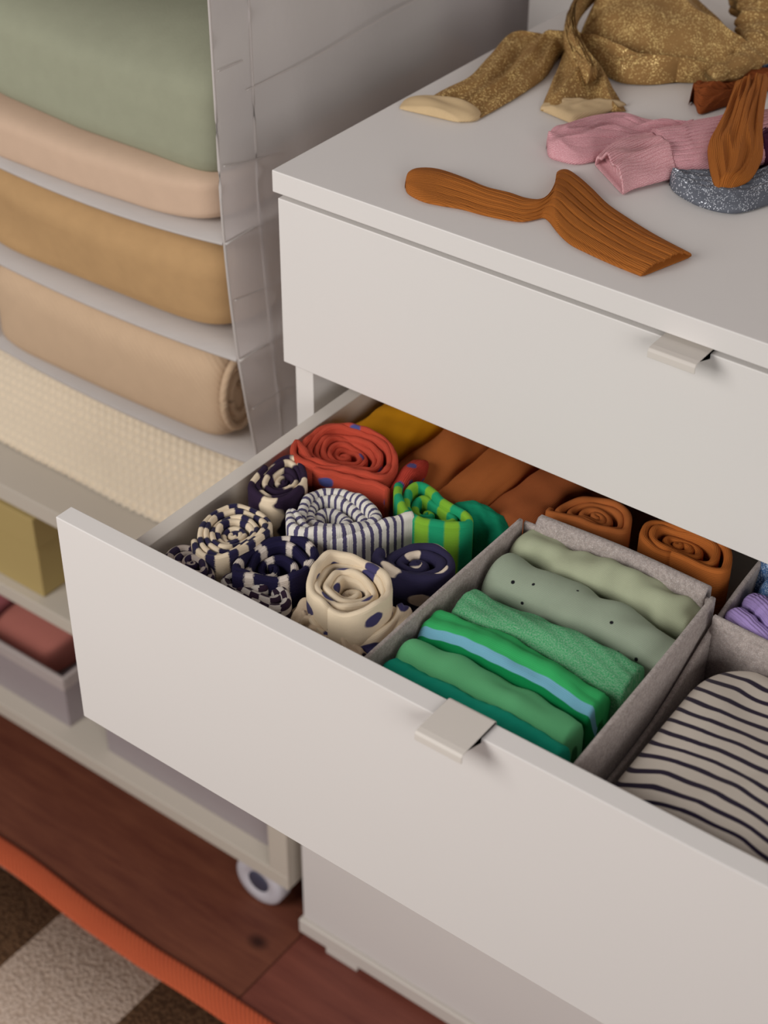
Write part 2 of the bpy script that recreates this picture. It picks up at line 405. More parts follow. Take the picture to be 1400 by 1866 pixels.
# ------------------------------------------------------------------ cloth builders
def roll(name, label, cat, outline, mat, turns=3.5, tk=.006, ztop=.708, zbot=DZ, sink=.012, sinkp=1.0, r_in=.14, wob=.12, seed=0, th0=0.0, tail=None, group=None, dirn=1, tilt=(0, 0), zn=.002, tailz=None, inner=.03, grow=1.11, ply=.20):
    """a garment rolled up and stood on end: one long folded band wound into a spiral"""
    O = catmull(outline, 240, closed=True)[:-1]
    c = O.mean(0)
    O = c+(O-c)*grow
    rel = O-c; ang = np.arctan2(rel[:, 1], rel[:, 0]); rad = np.linalg.norm(rel, axis=1)
    o = np.argsort(ang); ang, rad = ang[o], rad[o]
    A = np.r_[ang-2*np.pi, ang, ang+2*np.pi]; R = np.r_[rad, rad, rad]
    Rm = rad.mean(); spacing = Rm*(1-r_in)/turns
    tk = min(tk, spacing*.93)
    n = int(turns*110)
    pr = np.linspace(0, 1, n); th = th0+dirn*2*np.pi*turns*pr
    thm = (th+np.pi) % (2*np.pi)-np.pi
    r = np.interp(thm, A, R)
    # inner turns lose the outline's corners and gain folds of their own
    r = r*(1-.5*pr)+Rm*.5*pr
    s = 1-(1-r_in)*(pr+ply/turns*np.sin(np.pi*turns*pr)*np.minimum(1, pr*turns))
    rs = np.random.RandomState(seed)
    w = sum(rs.normal()*np.sin(kk*th+rs.uniform(0, 6.28)+pr*rs.normal()*2.5)/kk for kk in (2, 3, 4, 5))
    rr = np.maximum((r-tk*.55)*s*(1+wob*w*np.minimum(1, pr*1.6)**.8*(1-.35*pr)), .0015)
    drift = np.stack([np.interp(pr, [0, 1], [0, rs.normal()*.10*Rm]), np.interp(pr, [0, 1], [0, rs.normal()*.10*Rm])], 1)
    P = c+np.stack([rr*np.cos(th), rr*np.sin(th)], 1)+drift
    a_ = th[-1]; re_ = max(rr[-1], .003); ce_ = P[-1]-np.array([math.cos(a_), math.sin(a_)])*rr[-1]
    E_ = np.array([ce_+re_*k_*np.array([math.cos(a_+q*dirn), math.sin(a_+q*dirn)]) for q, k_ in ((.9, .8), (2.0, .35), (-1.4, .35), (-.9, .62), (-.3, .55))])
    E_ = catmull([P[-6], P[-1]]+list(E_), 40)[8:]
    P = np.vstack([P, E_]); pr = np.r_[pr, np.ones(len(E_))]; n = len(P)
    prog = pr.copy()
    if tail is not None:
        T = catmull(list(tail)+[P[0], P[6]], 60)[:-6]
        P = np.vstack([T, P]); prog = np.r_[np.zeros(len(T)), prog]
        isT = np.r_[np.linspace(1, 0, len(T)), np.zeros(n)]
    else: isT = np.zeros(n)
    L = np.r_[0, np.cumsum(np.linalg.norm(np.diff(P, axis=0), axis=1))]
    m = max(60, int(L[-1]/.0017)); sl = np.linspace(0, L[-1], m)
    P = np.stack([np.interp(sl, L, P[:, 0]), np.interp(sl, L, P[:, 1])], 1); pr = np.interp(sl, L, prog); isT = np.interp(sl, L, isT)
    for _ in range(2): P[1:-1] = (P[:-2]+2*P[1:-1]+P[2:])/4
    d = np.gradient(P, axis=0); d /= np.linalg.norm(d, axis=1)[:, None]+1e-9
    N = np.stack([-d[:, 1], d[:, 0]], 1)
    nz = Noise(seed+50, 1, 55.0, 3)
    zt = ztop-sink*pr**sinkp+zn*nz(sl)+(P[:, 0]-c[0])*tilt[0]+(P[:, 1]-c[1])*tilt[1]
    if tailz is not None: zt = zt+isT*tailz
    dep = np.where(pr*turns < 1.15, zt-zbot-.002, inner+.012)
    k = 7
    phi = np.linspace(0, np.pi, k)
    sec = [(1.0, None, .0)]
    V = []; UV = []
    hw = tk/2*(1+.14*nz(sl*1.7+3))
    cols = [('d', 1), ('m', 1)]+[('a', p) for p in phi]+[('m', -1), ('d', -1)]
    for i in range(m):
        for j, (ty, q) in enumerate(cols):
            if ty == 'd': off, z, v = q*hw[i], zt[i]-max(dep[i], hw[i]*1.5), q*(max(dep[i], .01))
            elif ty == 'm': off, z, v = q*hw[i]*1.03, zt[i]-max(.012, hw[i]*1.2), q*.014
            else: off, z, v = math.cos(q)*hw[i], zt[i]-hw[i]+math.sin(q)*hw[i], math.cos(q)*hw[i]*1.4
            V.append((P[i, 0]+N[i, 0]*off, P[i, 1]+N[i, 1]*off, z)); UV.append((sl[i], v))
    nc = len(cols)
    F = gridfaces(m, nc)+[tuple(range(nc)), tuple((m-1)*nc+j for j in range(nc))]
    b = mesh(name, V, F, mat, None, uv=UV)
    if label: tag(b, label, cat, group)
    return b

def ftube(name, U, L, mat, parent=None, h=.010, z0=.9, zb=(0,), hp=None, ribs=0, ramp=.0006, wr=.0012, wf=(6, 9), seed=0, n=90, M=60, opened=True, edge=4, closed0=True, thick=.0016, pow_=2.2, crease=0.0, ribw=None):
    """a soft flattened tube lying on a surface, between two plan edges U and L"""
    if len(U) == len(L): U, L = catmull_i(U, n), catmull_i(L, n)
    else: U, L = catmull(U, n), catmull(L, n)
    t = np.linspace(0, 1, n)
    H = h*(interp(hp, t) if hp is not None else np.ones(n))
    if closed0: H = H*np.sqrt(np.clip(1-(1-np.clip(t/.10, 0, 1))**2, .02, 1))
    zb_ = interp(zb, t)
    RW = np.clip(np.interp(t, np.linspace(0, 1, len(ribw)), ribw), 0, 1) if ribw else np.ones(n)
    nz = Noise(seed, 2, wf, 3)
    len_ = np.r_[0, np.cumsum(np.linalg.norm(np.diff((U+L)/2, axis=0), axis=1))]
    wid = np.linalg.norm(U-L, axis=1)
    v = np.linspace(0, 1, M)
    vv = .5-.5*np.cos(np.pi*v)*(.55)-.0; vv = .5+(v-.5)  # even spacing across
    K = 10
    vb = np.linspace(1, 0, K+2)[1:-1]
    V = []; UVs = []
    prof = np.clip(1-np.abs(2*v-1)**pow_, 0, 1)**(1/2.0)
    for i in range(n):
        z = z0+zb_[i]+.0012+H[i]*prof+prof*(wr*nz(t[i]*np.ones(M), v))+prof*crease*(.6-np.abs(nz(t[i]*np.ones(M)*1.3+5, v*1.3))*1.6)
        if ribs: 
            ph = (ribs*v+.12*nz(t[i]*1.3*np.ones(M), v*.5)) % 1.0-.5
            z = z-prof*ramp*2.2*RW[i]*np.exp(-(ph/.12)**2)
        z = np.maximum(z, z0+zb_[i]+.0011)
        acc = np.r_[0, np.cumsum(np.hypot(wid[i]/(M-1), np.diff(z)))]; acc -= acc[M//2]
        for j in range(M):
            p = L[i]+(U[i]-L[i])*v[j]
            V.append((p[0], p[1], z[j])); UVs.append((len_[i], acc[j]))
        for q in vb:
            p = L[i]+(U[i]-L[i])*q
            V.append((p[0], p[1], z0+zb_[i]+.0006)); UVs.append((len_[i], (q-.5)*wid.mean()))
    R = M+K
    F = gridfaces(n, R, wv=True)
    F.append(tuple(range(R)))
    if opened:
        base = (n-1)*R
        prev = base
        for step_, inset in ((n-1, 1.0), (max(0, int(n*.93)), 1.0), (max(0, int(n*.82)), .8)):
            i = step_; st = len(V)
            zc = z0+zb_[i]
            for j in range(R):
                a = np.array(V[i*R+j]); vq = v[j] if j < M else vb[j-M]
                vq2 = .5+(vq-.5)*(1-2*thick/wid[i])
                p = L[i]+(U[i]-L[i])*vq2
                if j < M: zz = max(zc+.0018, a[2]-thick)
                else: zz = zc+.0016
                V.append((p[0], p[1], zz)); UVs.append(UVs[i*R+j])
            for j in range(R): F.append((prev+j, prev+(j+1) % R, st+(j+1) % R, st+j))
            prev = st
        F.append(tuple(prev+j for j in range(R)))
    else: F.append(tuple((n-1)*R+j for j in range(R)))
    return mesh(name, V, F, mat, parent, uv=UVs)

def folded(name, label, cat, path, mat, width=.032, ztop=(.70,), zbot=DZ, lean=0.0, seed=0, wr=.002, endr=(.02, .012), round_=.8, group=None, n=90, parent=None, flare=None, wf=(5, 2), hollow=0.0):
    """a garment folded to a slab and stood on its open edge: rounded ridge above, sides falling to the box floor"""
    P = catmull(path, n); t = np.linspace(0, 1, n)
    d = np.gradient(P, axis=0); ln = np.r_[0, np.cumsum(np.linalg.norm(np.diff(P, axis=0), axis=1))]
    d /= np.linalg.norm(d, axis=1)[:, None]; N = np.stack([-d[:, 1], d[:, 0]], 1)
    zt = interp(ztop, t); nz = Noise(seed, 2, wf, 3)
    es = np.ones(n)
    if endr[0]: es *= np.sqrt(np.clip(1-(1-np.clip(ln/endr[0], 0, 1))**2, .0, 1))*.97+.03
    if endr[1]: es *= np.sqrt(np.clip(1-(1-np.clip((ln[-1]-ln)/endr[1], 0, 1))**2, .0, 1))*.97+.03
    hw = width/2*(interp(flare, t) if flare is not None else 1.0)
    if np.isscalar(hw): hw = np.full(n, hw)
    phi = np.linspace(0, np.pi, 25)
    V = []; UV = []
    for i in range(n):
        hr = hw[i]*round_*1.3
        k = nz(np.full(25, t[i]*1.5), phi)
        rr = 1+k*wr/hw[i]
        off = np.cos(phi)*hw[i]*rr*(.35+.65*es[i]); z = zt[i]-hr+np.sin(phi)**.85*hr*rr-(1-es[i])*hr*.9
        off = off+lean*(z-zt[i])
        a = [(off[0]+lean*-.05, zbot), (off[0]*1.02+lean*-.02, (zbot+z[0])/2)]+list(zip(off, z))+[(off[-1]*1.02, (zbot+z[-1])/2), (off[-1], zbot)]
        acc = 0; va = []
        for j, q in enumerate(a):
            if j: acc += math.hypot(q[0]-a[j-1][0], q[1]-a[j-1][1])
            va.append(acc)
        mid = va[14]
        for q, vq in zip(a, va):
            V.append((P[i, 0]+N[i, 0]*q[0], P[i, 1]+N[i, 1]*q[0], q[1])); UV.append((ln[i], vq-mid))
    nc = 29
    F = gridfaces(n, nc)+[tuple(range(nc))]
    last = (n-1)*nc
    if hollow:       # the plies open at the far end
        A = np.array(V[last:last+nc]); ax = np.array([P[-1, 0], P[-1, 1]]); e_ = np.array([d[-1, 0], d[-1, 1]])
        k_ = 1-hollow/max(hw[-1], .004)
        for back in (0.0, .012):
            st = len(V)
            for j in range(nc):
                q = A[j].copy(); q[:2] = ax+(q[:2]-ax)*k_-e_*back; q[2] = min(q[2], A[:, 2].max()-hollow) if j not in (0, nc-1) else q[2]
                V.append(tuple(q)); UV.append(UV[last+j])
            for j in range(nc-1): F.append((last+j, last+j+1, st+j+1, st+j))
            last = st
    F.append(tuple(last+j for j in range(nc)))
    b = mesh(name, V, F, mat, parent, uv=UV)
    if label: tag(b, label, cat, group)
    return b

def pillow(name, x0, x1, y0, y1, z0, z1, mat, parent=None, e1=.45, e2=.35, e1b=.22, sag=None, wr=.004, wf=(9, 9, 14), seed=0, nu=120, nv=40, uvscale=1.0, post=None):
    """a folded textile with soft rounded edges, following a sagging support"""
    cx, cy, cz = (x0+x1)/2, (y0+y1)/2, (z0+z1)/2; a, b, c = (x1-x0)/2, (y1-y0)/2, (z1-z0)/2
    sp = lambda q, e: np.sign(q)*np.abs(q)**e
    u = np.linspace(-np.pi, np.pi, nu, endpoint=False); v = np.linspace(-np.pi/2, np.pi/2, nv)
    uu, vv = np.meshgrid(u, v, indexing='ij')
    ce = sp(np.cos(vv), np.where(vv < 0, e1b, e1))
    X = cx+a*ce*sp(np.cos(uu), e2); Y = cy+b*ce*sp(np.sin(uu), e2); Zz = cz+c*sp(np.sin(vv), np.where(vv < 0, e1b, e1))
    nz = Noise(seed, 3, wf, 3)
    k = nz(X, Y, Zz)*wr
    X = X+k*np.cos(vv)*np.cos(uu); Y = Y+k*np.cos(vv)*np.sin(uu); Zz = Zz+k*np.sin(vv)*(vv > -.3)
    if sag is not None: Zz = Zz+sag(X)
    V = np.stack([X, Y, Zz], -1)
    if post is not None: V = post(V)
    uv = np.stack([X*uvscale, (Y+Zz)*uvscale], -1)
    return mesh(name, V.reshape(-1, 3), gridfaces(nu, nv, wu=True), mat, parent, uv=uv.reshape(-1, 2))
def tube(name, pts, r, mat, parent=None, n=60, k=12, flat=1.0, seed=0, wr=0.0):
    C = catmull(pts, n); r = interp(r, np.linspace(0, 1, n))
    d = np.gradient(C, axis=0); d /= np.linalg.norm(d, axis=1)[:, None]
    ref = np.array([0, 0, 1.0]); V = []; UV = []; nz = Noise(seed, 2, (9, 1.5), 2)
    L = np.r_[0, np.cumsum(np.linalg.norm(np.diff(C, axis=0), axis=1))]
    for i in range(n):
        s = np.cross(d[i], ref); s /= np.linalg.norm(s)+1e-9; q = np.cross(s, d[i])
        for j in range(k):
            a = 2*np.pi*j/k; rr = r[i]*(1+wr*nz(i/n*6, a))
            V.append(C[i]+s*math.cos(a)*rr+q*math.sin(a)*rr*flat); UV.append((L[i], j/k*6.28*r.mean()))
    F = gridfaces(n, k, wv=True)+[tuple(range(k)), tuple((n-1)*k+j for j in range(k))]
    return mesh(name, V, F, mat, parent, uv=UV)

# ------------------------------------------------------------------ rolled garments in the open drawer
NAVY = rgb(34, 30, 62); NAVY2 = rgb(40, 28, 52); CREAM = rgb(226, 208, 180); WHITE = rgb(222, 216, 204)
m_red = cloth('red_rib', rgb(186, 74, 54), kscale=.0016, kamp=.5, pattern=p_dots(.040, .13, rgb(74, 82, 140), seed=2.3))
m_redplain = cloth('red_rib_plain', rgb(178, 62, 48), kscale=.0016, kamp=.5, pattern=p_dots(.030, .14, rgb(80, 80, 130), seed=5.1))
m_stripe = cloth('white_navy_stripe', rgb(226, 222, 212), knit='u', pattern=p_hem(p_stripes(.0066, .40, rgb(78, 72, 104), jag=.0012), .009))
m_navysq = cloth('navy_cream_patch', rgb(46, 32, 54), pattern=p_stripes(.034, .34, CREAM, jag=.02, jscale=60))
m_check1 = cloth('cream_navy_check', CREAM, pattern=p_stripes(.0170, .44, rgb(36, 32, 64), jag=.002))
m_check2 = cloth('navy_white_check', rgb(208, 200, 192), pattern=p_checks(.0150, .010, rgb(48, 30, 50), .002), kamp=.4)
m_check3 = cloth('navy_beige_check', rgb(196, 182, 172), pattern=p_checks(.0200, .016, rgb(46, 34, 62), .002), kamp=.4)
m_navybar = cloth('navy_white_bars', rgb(32, 28, 60), pattern=p_stripes(.0240, .26, rgb(214, 202, 190), jag=.003), kscale=.0016, kamp=.5)
m_cream = cloth('cream_navy_dots', CREAM, pattern=p_dots(.030, .23, rgb(62, 58, 100), ax=1.3, seed=1.7, rand=.75))
m_creams = cloth('cream_small_dots', rgb(222, 200, 172), pattern=p_dots(.020, .14, rgb(38, 26, 44), seed=7.7, rand=.9))
m_blob = cloth('navy_cream_blobs', rgb(46, 42, 70), pattern=p_dots(.036, .21, rgb(222, 206, 186), ax=1.4, seed=4.4, rand=.85))
m_green = cloth('green_lime_stripe', rgb(30, 152, 106), pattern=p_stripes(.0215, .48, rgb(122, 172, 48), jag=.0012), kscale=.0014)
m_teal = cloth('jade_rib', rgb(16, 132, 96), kscale=.0014)
m_orange = cloth('rust_cotton', rgb(168, 96, 48), var=.15)
m_orange2 = cloth('rust_knit', rgb(176, 100, 44), kscale=.0016, kamp=.5)
m_yellow = cloth('mustard_cotton', rgb(196, 134, 16), var=.15)

G = 'rolled garments standing in the drawer'
roll('rolled_tights', 'brick red ribbed roll with blue dots, widest in the drawer', 'tights', [(0.0675,-0.0643),(0.0644,-0.0496),(0.0642,-0.0314),(0.0685,-0.0192),(0.0787,-0.0115),(0.0942,-0.0094),(0.1101,-0.0080),(0.1270,-0.0132),(0.1424,-0.0268),(0.1508,-0.0451),(0.1482,-0.0570),(0.1356,-0.0612),(0.1212,-0.0668),(0.1094,-0.0722),(0.0974,-0.0768),(0.0844,-0.0775),(0.0748,-0.0719)],
     m_red, turns=6.2, tk=.0052, ztop=.712, sink=.014, r_in=.20, wob=.12, grow=1.07, seed=3, th0=3.5, tail=[(0.1599,-0.0650),(0.1499,-0.0628),(0.1400,-0.0650),(0.1281,-0.0687),(0.1141,-0.0740),(0.1016,-0.0772)], group=G, tailz=-.004)
folded('loose_leg', None, None, [(0.1589,-0.0565),(0.1550,-0.0380),(0.1522,-0.0182),(0.1505,-0.0027)], m_redplain, width=.013, ztop=(.700, .704, .700), seed=4, endr=(.004, .01), wr=.001, parent=bpy.data.objects['rolled_tights'])
roll('rolled_shirt', 'white roll with thin navy stripes and a loose end pointing at the green roll', 'shirt', [(0.1265,-0.1418),(0.1177,-0.1299),(0.1107,-0.1129),(0.1093,-0.0955),(0.1146,-0.0834),(0.1243,-0.0769),(0.1380,-0.0754),(0.1523,-0.0777),(0.1695,-0.0853),(0.1786,-0.0928),(0.1796,-0.1021),(0.1762,-0.1130),(0.1688,-0.1277),(0.1578,-0.1377),(0.1452,-0.1457),(0.1350,-0.1477)],
     m_stripe, turns=3.3, tk=.0092, ztop=.714, sink=.020, r_in=.20, wob=.15, seed=11, th0=3.9, tail=[(0.1934,-0.0784),(0.1889,-0.0860),(0.1829,-0.0998),(0.1762,-0.1149),(0.1669,-0.1286),(0.1545,-0.1356),(0.1416,-0.1388)], group=G, tailz=-.004, zn=.003)
roll('rolled_trousers', 'squarish dark navy roll with cream patches against the drawer side', 'trousers', [(0.0764,-0.1242),(0.0711,-0.1104),(0.0684,-0.0888),(0.0714,-0.0745),(0.0828,-0.0742),(0.0998,-0.0885),(0.1068,-0.1010),(0.1073,-0.1147),(0.1012,-0.1280),(0.0898,-0.1298)],
     m_navysq, turns=4.6, tk=.0058, ztop=.711, grow=1.2, sink=.008, r_in=.15, wob=.07, seed=21, th0=3.0, group=G)
roll('rolled_leggings', 'cream roll with navy blocks beside the drawer side', 'leggings', [(0.0790,-0.1905),(0.0721,-0.1708),(0.0743,-0.1572),(0.0796,-0.1472),(0.0908,-0.1412),(0.1056,-0.1436),(0.1174,-0.1513),(0.1214,-0.1648),(0.1205,-0.1785),(0.1179,-0.1949),(0.1108,-0.2035),(0.1005,-0.2050),(0.0901,-0.2017)],
     m_check1, turns=5.6, tk=.0046, ztop=.709, grow=1.13, sink=.006, r_in=.16, wob=.10, seed=31, th0=4.2, group=G)
roll('rolled_leggings', 'navy and beige checked roll in the drawer corner, half hidden by the drawer front', 'leggings', [(0.0740,-0.2190),(0.0723,-0.2066),(0.0759,-0.1998),(0.0860,-0.1978),(0.0979,-0.1992),(0.1116,-0.2062),(0.1219,-0.2156),(0.1212,-0.2253),(0.1033,-0.2258),(0.0859,-0.2242)],
     m_check3, turns=2.6, tk=.0085, ztop=.700, sink=-.002, r_in=.2, wob=.08, seed=41, th0=2.0, group=G)
roll('rolled_tights', 'dark navy ribbed roll crossed by narrow white bars', 'tights', [(0.1246,-0.2078),(0.1188,-0.1910),(0.1179,-0.1723),(0.1243,-0.1576),(0.1357,-0.1481),(0.1497,-0.1456),(0.1647,-0.1528),(0.1707,-0.1672),(0.1695,-0.1806),(0.1614,-0.1946),(0.1454,-0.2045),(0.1327,-0.2087)],
     m_navybar, turns=2.8, tk=.0058, ztop=.711, grow=1.14, sink=.016, r_in=.42, wob=.20, seed=53, th0=4.4, group=G)
roll('rolled_leggings', 'small dark plum and white checked roll squeezed against the drawer front', 'leggings', [(0.1199,-0.2094),(0.1221,-0.2007),(0.1350,-0.1932),(0.1503,-0.1894),(0.1645,-0.1917),(0.1785,-0.1977),(0.1834,-0.2067),(0.1730,-0.2146),(0.1506,-0.2151),(0.1295,-0.2145)],
     m_check2, turns=2.6, tk=.0085, ztop=.698, sink=-.004, r_in=.2, wob=.06, seed=61, th0=2.2, group=G)
roll('rolled_shirt', 'big cream roll with large navy dots beside the felt box', 'shirt', [(0.1866,-0.1982),(0.1782,-0.1818),(0.1761,-0.1655),(0.1788,-0.1571),(0.1933,-0.1508),(0.2101,-0.1497),(0.2239,-0.1538),(0.2357,-0.1631),(0.2437,-0.1770),(0.2428,-0.1915),(0.2349,-0.2033),(0.2212,-0.2094),(0.2058,-0.2088),(0.1954,-0.2049)],
     m_cream, turns=4.8, tk=.0052, ztop=.720, sink=.016, r_in=.14, wob=.20, seed=71, th0=5.0, group=G, zn=.003)
folded('outer_wrap', None, None, [(0.1935,-0.1960),(0.2141,-0.2009),(0.2345,-0.1998),(0.2459,-0.1898),(0.2479,-0.1722),(0.2414,-0.1595)], m_cream, width=.014, ztop=(.700, .694, .692, .694, .702, .706), seed=73, endr=(.01, .01), wr=.003, parent=bpy.data.objects['rolled_shirt.001'])
folded('folded_shirt', 'cream dotted cloth lying low between big dotted roll and drawer front', 'shirt', [(0.1807,-0.2073),(0.1891,-0.1980),(0.2087,-0.1978),(0.2308,-0.2013),(0.2463,-0.2065)], m_creams, width=.022, ztop=(.690, .697, .697, .690), seed=72, endr=(.01, .012), wr=.004, wf=(7, 3))
roll('rolled_jumper', 'thick dark navy roll with cream blobs beside the felt box', 'jumper', [(0.2016,-0.1351),(0.1984,-0.1191),(0.2046,-0.1006),(0.2138,-0.0886),(0.2280,-0.0844),(0.2424,-0.0888),(0.2510,-0.0991),(0.2526,-0.1143),(0.2459,-0.1279),(0.2316,-0.1373),(0.2163,-0.1404)],
     m_blob, turns=2.7, tk=.0088, ztop=.708, sink=.008, r_in=.22, wob=.07, seed=81, th0=3.6, group=G)
roll('rolled_leggings', 'bright green roll with lime stripes', 'leggings', [(0.1680,-0.0633),(0.1598,-0.0474),(0.1617,-0.0342),(0.1717,-0.0302),(0.1882,-0.0373),(0.2055,-0.0460),(0.2237,-0.0476),(0.2369,-0.0519),(0.2386,-0.0607),(0.2307,-0.0692),(0.2153,-0.0775),(0.1995,-0.0813),(0.1842,-0.0777)],
     m_green, turns=2.6, tk=.0062, ztop=.710, sink=.012, r_in=.2, wob=.16, seed=92, th0=3.0, group=G)
folded('loose_leg', None, None, [(0.1994,-0.0398),(0.2116,-0.0340),(0.2295,-0.0308),(0.2451,-0.0274),(0.2500,-0.0237)], m_teal, width=.020, ztop=(.696, .702, .698, .690), seed=93, endr=(.008, .014), wr=.001, parent=bpy.data.objects['rolled_leggings.003'])
roll('rolled_trousers', 'rust coloured roll standing behind the felt box, partly under the drawer above', 'trousers', [(0.2674,-0.0060),(0.2657,0.0082),(0.2718,0.0243),(0.2830,0.0364),(0.2962,0.0394),(0.3102,0.0361),(0.3204,0.0276),(0.3270,0.0115),(0.3176,0.0035),(0.3055,-0.0007),(0.2882,-0.0021),(0.2748,-0.0038)],
     m_orange, turns=3.6, tk=.0060, ztop=.702, sink=.004, r_in=.16, wob=.12, seed=101, th0=3.6, group=G)
roll('rolled_jumper', 'rust knitted roll behind the corner of the felt box', 'jumper', [(0.3319,0.0111),(0.3257,0.0290),(0.3329,0.0388),(0.3539,0.0429),(0.3836,0.0413),(0.3996,0.0340),(0.4070,0.0172),(0.4049,0.0078),(0.3884,0.0055),(0.3667,0.0065),(0.3469,0.0035)],
     m_orange2, turns=3.6, tk=.0062, ztop=.702, sink=.006, r_in=.14, wob=.10, seed=111, th0=4.6, group=G)
# folded trousers lying at the back, running under the drawer above
GB = 'folded clothes at the back of the drawer'
folded('folded_trousers', 'mustard yellow folded cloth behind the red roll', 'trousers', [(.090, -.006), (.094, .05), (.098, .12), (.10, .20)], m_yellow, width=.062, ztop=(.690, .698, .698, .695), seed=121, endr=(.012, .02), round_=.5, group=GB, wr=.003)
folded('folded_trousers', 'orange brown folded cloth next to the mustard one', 'trousers', [(.150, -.030), (.152, .05), (.153, .12), (.154, .20)], m_orange, width=.050, ztop=(.688, .700, .698, .695), seed=122, endr=(.014, .02), round_=.55, group=GB, wr=.003)
folded('folded_trousers', 'rust brown folded cloth with a looped end behind the green roll', 'trousers', [(.196, -.034), (.199, .05), (.201, .12), (.202, .20)], m_orange, width=.042, ztop=(.694, .700, .698, .695), seed=123, endr=(.006, .02), round_=.6, group=GB, wr=.002)
folded('folded_trousers', 'rust brown folded cloth nearest the standing rust roll', 'trousers', [(.240, -.030), (.243, .05), (.245, .12), (.247, .20)], cloth('rust_cotton_dark', rgb(156, 86, 46), var=.15), width=.044, ztop=(.694, .700, .698, .695), seed=124, endr=(.010, .02), round_=.6, group=GB, wr=.003)

# ------------------------------------------------------------------ felt boxes
def panel(name, pts, zt, zb, th, parent, mat=M_FELT, seed=0):
    """an upright felt sheet along a plan line, its top edge following zt"""
    P = catmull(pts, 40) if len(pts) > 2 else np.linspace(pts[0], pts[1], 40)
    d = np.gradient(P, axis=0); d /= np.linalg.norm(d, axis=1)[:, None]; N = np.stack([-d[:, 1], d[:, 0]], 1)
    z = interp(zt, np.linspace(0, 1, 40)); V = []
    for i in range(40):
        for o, zz in ((-1, zb), (-1, z[i]-.0008), (-.6, z[i]), (.6, z[i]), (1, z[i]-.0008), (1, zb)):
            V.append((P[i, 0]+N[i, 0]*o*th/2, P[i, 1]+N[i, 1]*o*th/2, zz))
    return mesh(name, V, gridfaces(40, 6, wv=True)+[tuple(range(6)), tuple(39*6+j for j in range(6))], mat, parent)
boxA = thing('felt_box', 'grey felt box holding the row of folded green shirts', 'storage box', (.34, -.12, DZ))
panel('box_wall', [(.2590, -.2385), (.2588, -.12), (.2580, -.0300)], (.7045, .7060, .7050), DZ+.0005, .0035, boxA)
panel('box_wall', [(.4250, -.2385), (.4215, -.12), (.4155, -.0250)], (.7060, .7090, .7060), DZ+.0005, .0040, boxA)
panel('box_wall', [(.2600, -.0275), (.34, -.0235), (.4140, -.0245)], (.7020, .7040, .7020), DZ+.0005, .0035, boxA)
panel('box_wall', [(.2612, -.2370), (.4225, -.2370)], (.700, .700), DZ+.0005, .0035, boxA)
boxes('box_base', [(.2612, .4210, -.2350, -.0285, DZ+.0005, DZ+.0035)], M_FELT, boxA, .0005)
# the hem folded over the back wall
hem = [(.2700, -.0235), (.34, -.0195), (.4095, -.0215)]
P_ = catmull(hem, 40); V_ = []
for i, q in enumerate(P_):
    for (o, z) in ((-.0058, -.026), (-.0062, -.010), (-.0050, -.002), (-.0020, .0015), (.0030, .0012), (.0058, -.002), (.0062, -.012), (.0060, -.022), (.0032, -.022), (.0030, -.004), (0, -.0016), (-.0026, -.004), (-.0030, -.026)):
        V_.append((q[0], q[1]+o, .7075+z))
mesh('hem', V_, gridfaces(40, 13, wv=True)+[tuple(range(13)), tuple(39*13+j for j in range(13))], M_FELT, boxA)
boxB = thing('felt_box', 'grey felt box holding the striped shirt and the lavender socks', 'storage box', (.52, -.09, DZ))
panel('box_wall', [(.4300, -.2385), (.4270, -.12), (.4225, -.0180), (.4200, .10)], (.6600, .6650, .6950, .7030), DZ+.0005, .0040, boxB)
panel('box_wall', [(.4245, -.0400), (.50, -.0440), (.646, -.0480)], (.7040, .7040, .7040), DZ+.0005, .0040, boxB)
panel('box_wall', [(.4225, .102), (.648, .102)], (.703, .703), DZ+.0005, .0040, boxB)
panel('box_wall', [(.6480, -.2385), (.6480, .10)], (.703, .703), DZ+.0005, .0040, boxB)
panel('box_wall', [(.4320, -.2370), (.646, -.2370)], (.697, .697), DZ+.0005, .0035, boxB)
boxes('box_base', [(.4330, .6450, -.2350, .0990, DZ+.0005, DZ+.0035)], M_FELT, boxB, .0005)

# ------------------------------------------------------------------ folded green shirts standing in the felt box
GT = 'folded green shirts standing in the felt box'
def p_band(lo, hi, col, base2=None):
    def f(t, vec, base):
        y = t.math('ADD', t.sep(vec)[1], t.math('MULTIPLY', t.math('SUBTRACT', t.noise(vec, 30, 1), .5), .001))
        if base2 is not None: base = t.mix(t.step(y, (lo+hi)/2, .0003), base, base2)
        a = t.step(y, lo, .0003); b = t.math('SUBTRACT', 1.0, t.step(y, hi, .0003))
        return t.mix(t.math('MULTIPLY', a, b), base, col)
    return f
m_t1 = cloth('teal_jersey', rgb(20, 156, 128)); m_t2 = cloth('mint_jersey', rgb(98, 178, 122))
m_t3 = cloth('green_blue_stripe', rgb(54, 168, 96), pattern=p_band(.0085, .0160, rgb(112, 168, 190), rgb(6, 122, 66)), kscale=.0012)
m_t4 = cloth('heather_green', rgb(60, 152, 96), heather=.28); 
def p_points(pts, col):
    def f(t, vec, base):
        x, y, _ = t.sep(vec); k = None
        for (u, v, r) in pts:
            dx = t.math('SUBTRACT', x, u); dy = t.math('SUBTRACT', y, v)
            d = t.math('SQRT', t.math('ADD', t.math('MULTIPLY', dx, dx), t.math('MULTIPLY', dy, dy)))
            q = t.math('SUBTRACT', 1.0, t.step(d, r, .0003))
            k = q if k is None else t.math('MAXIMUM', k, q)
        return t.mix(k, base, col)
    return f
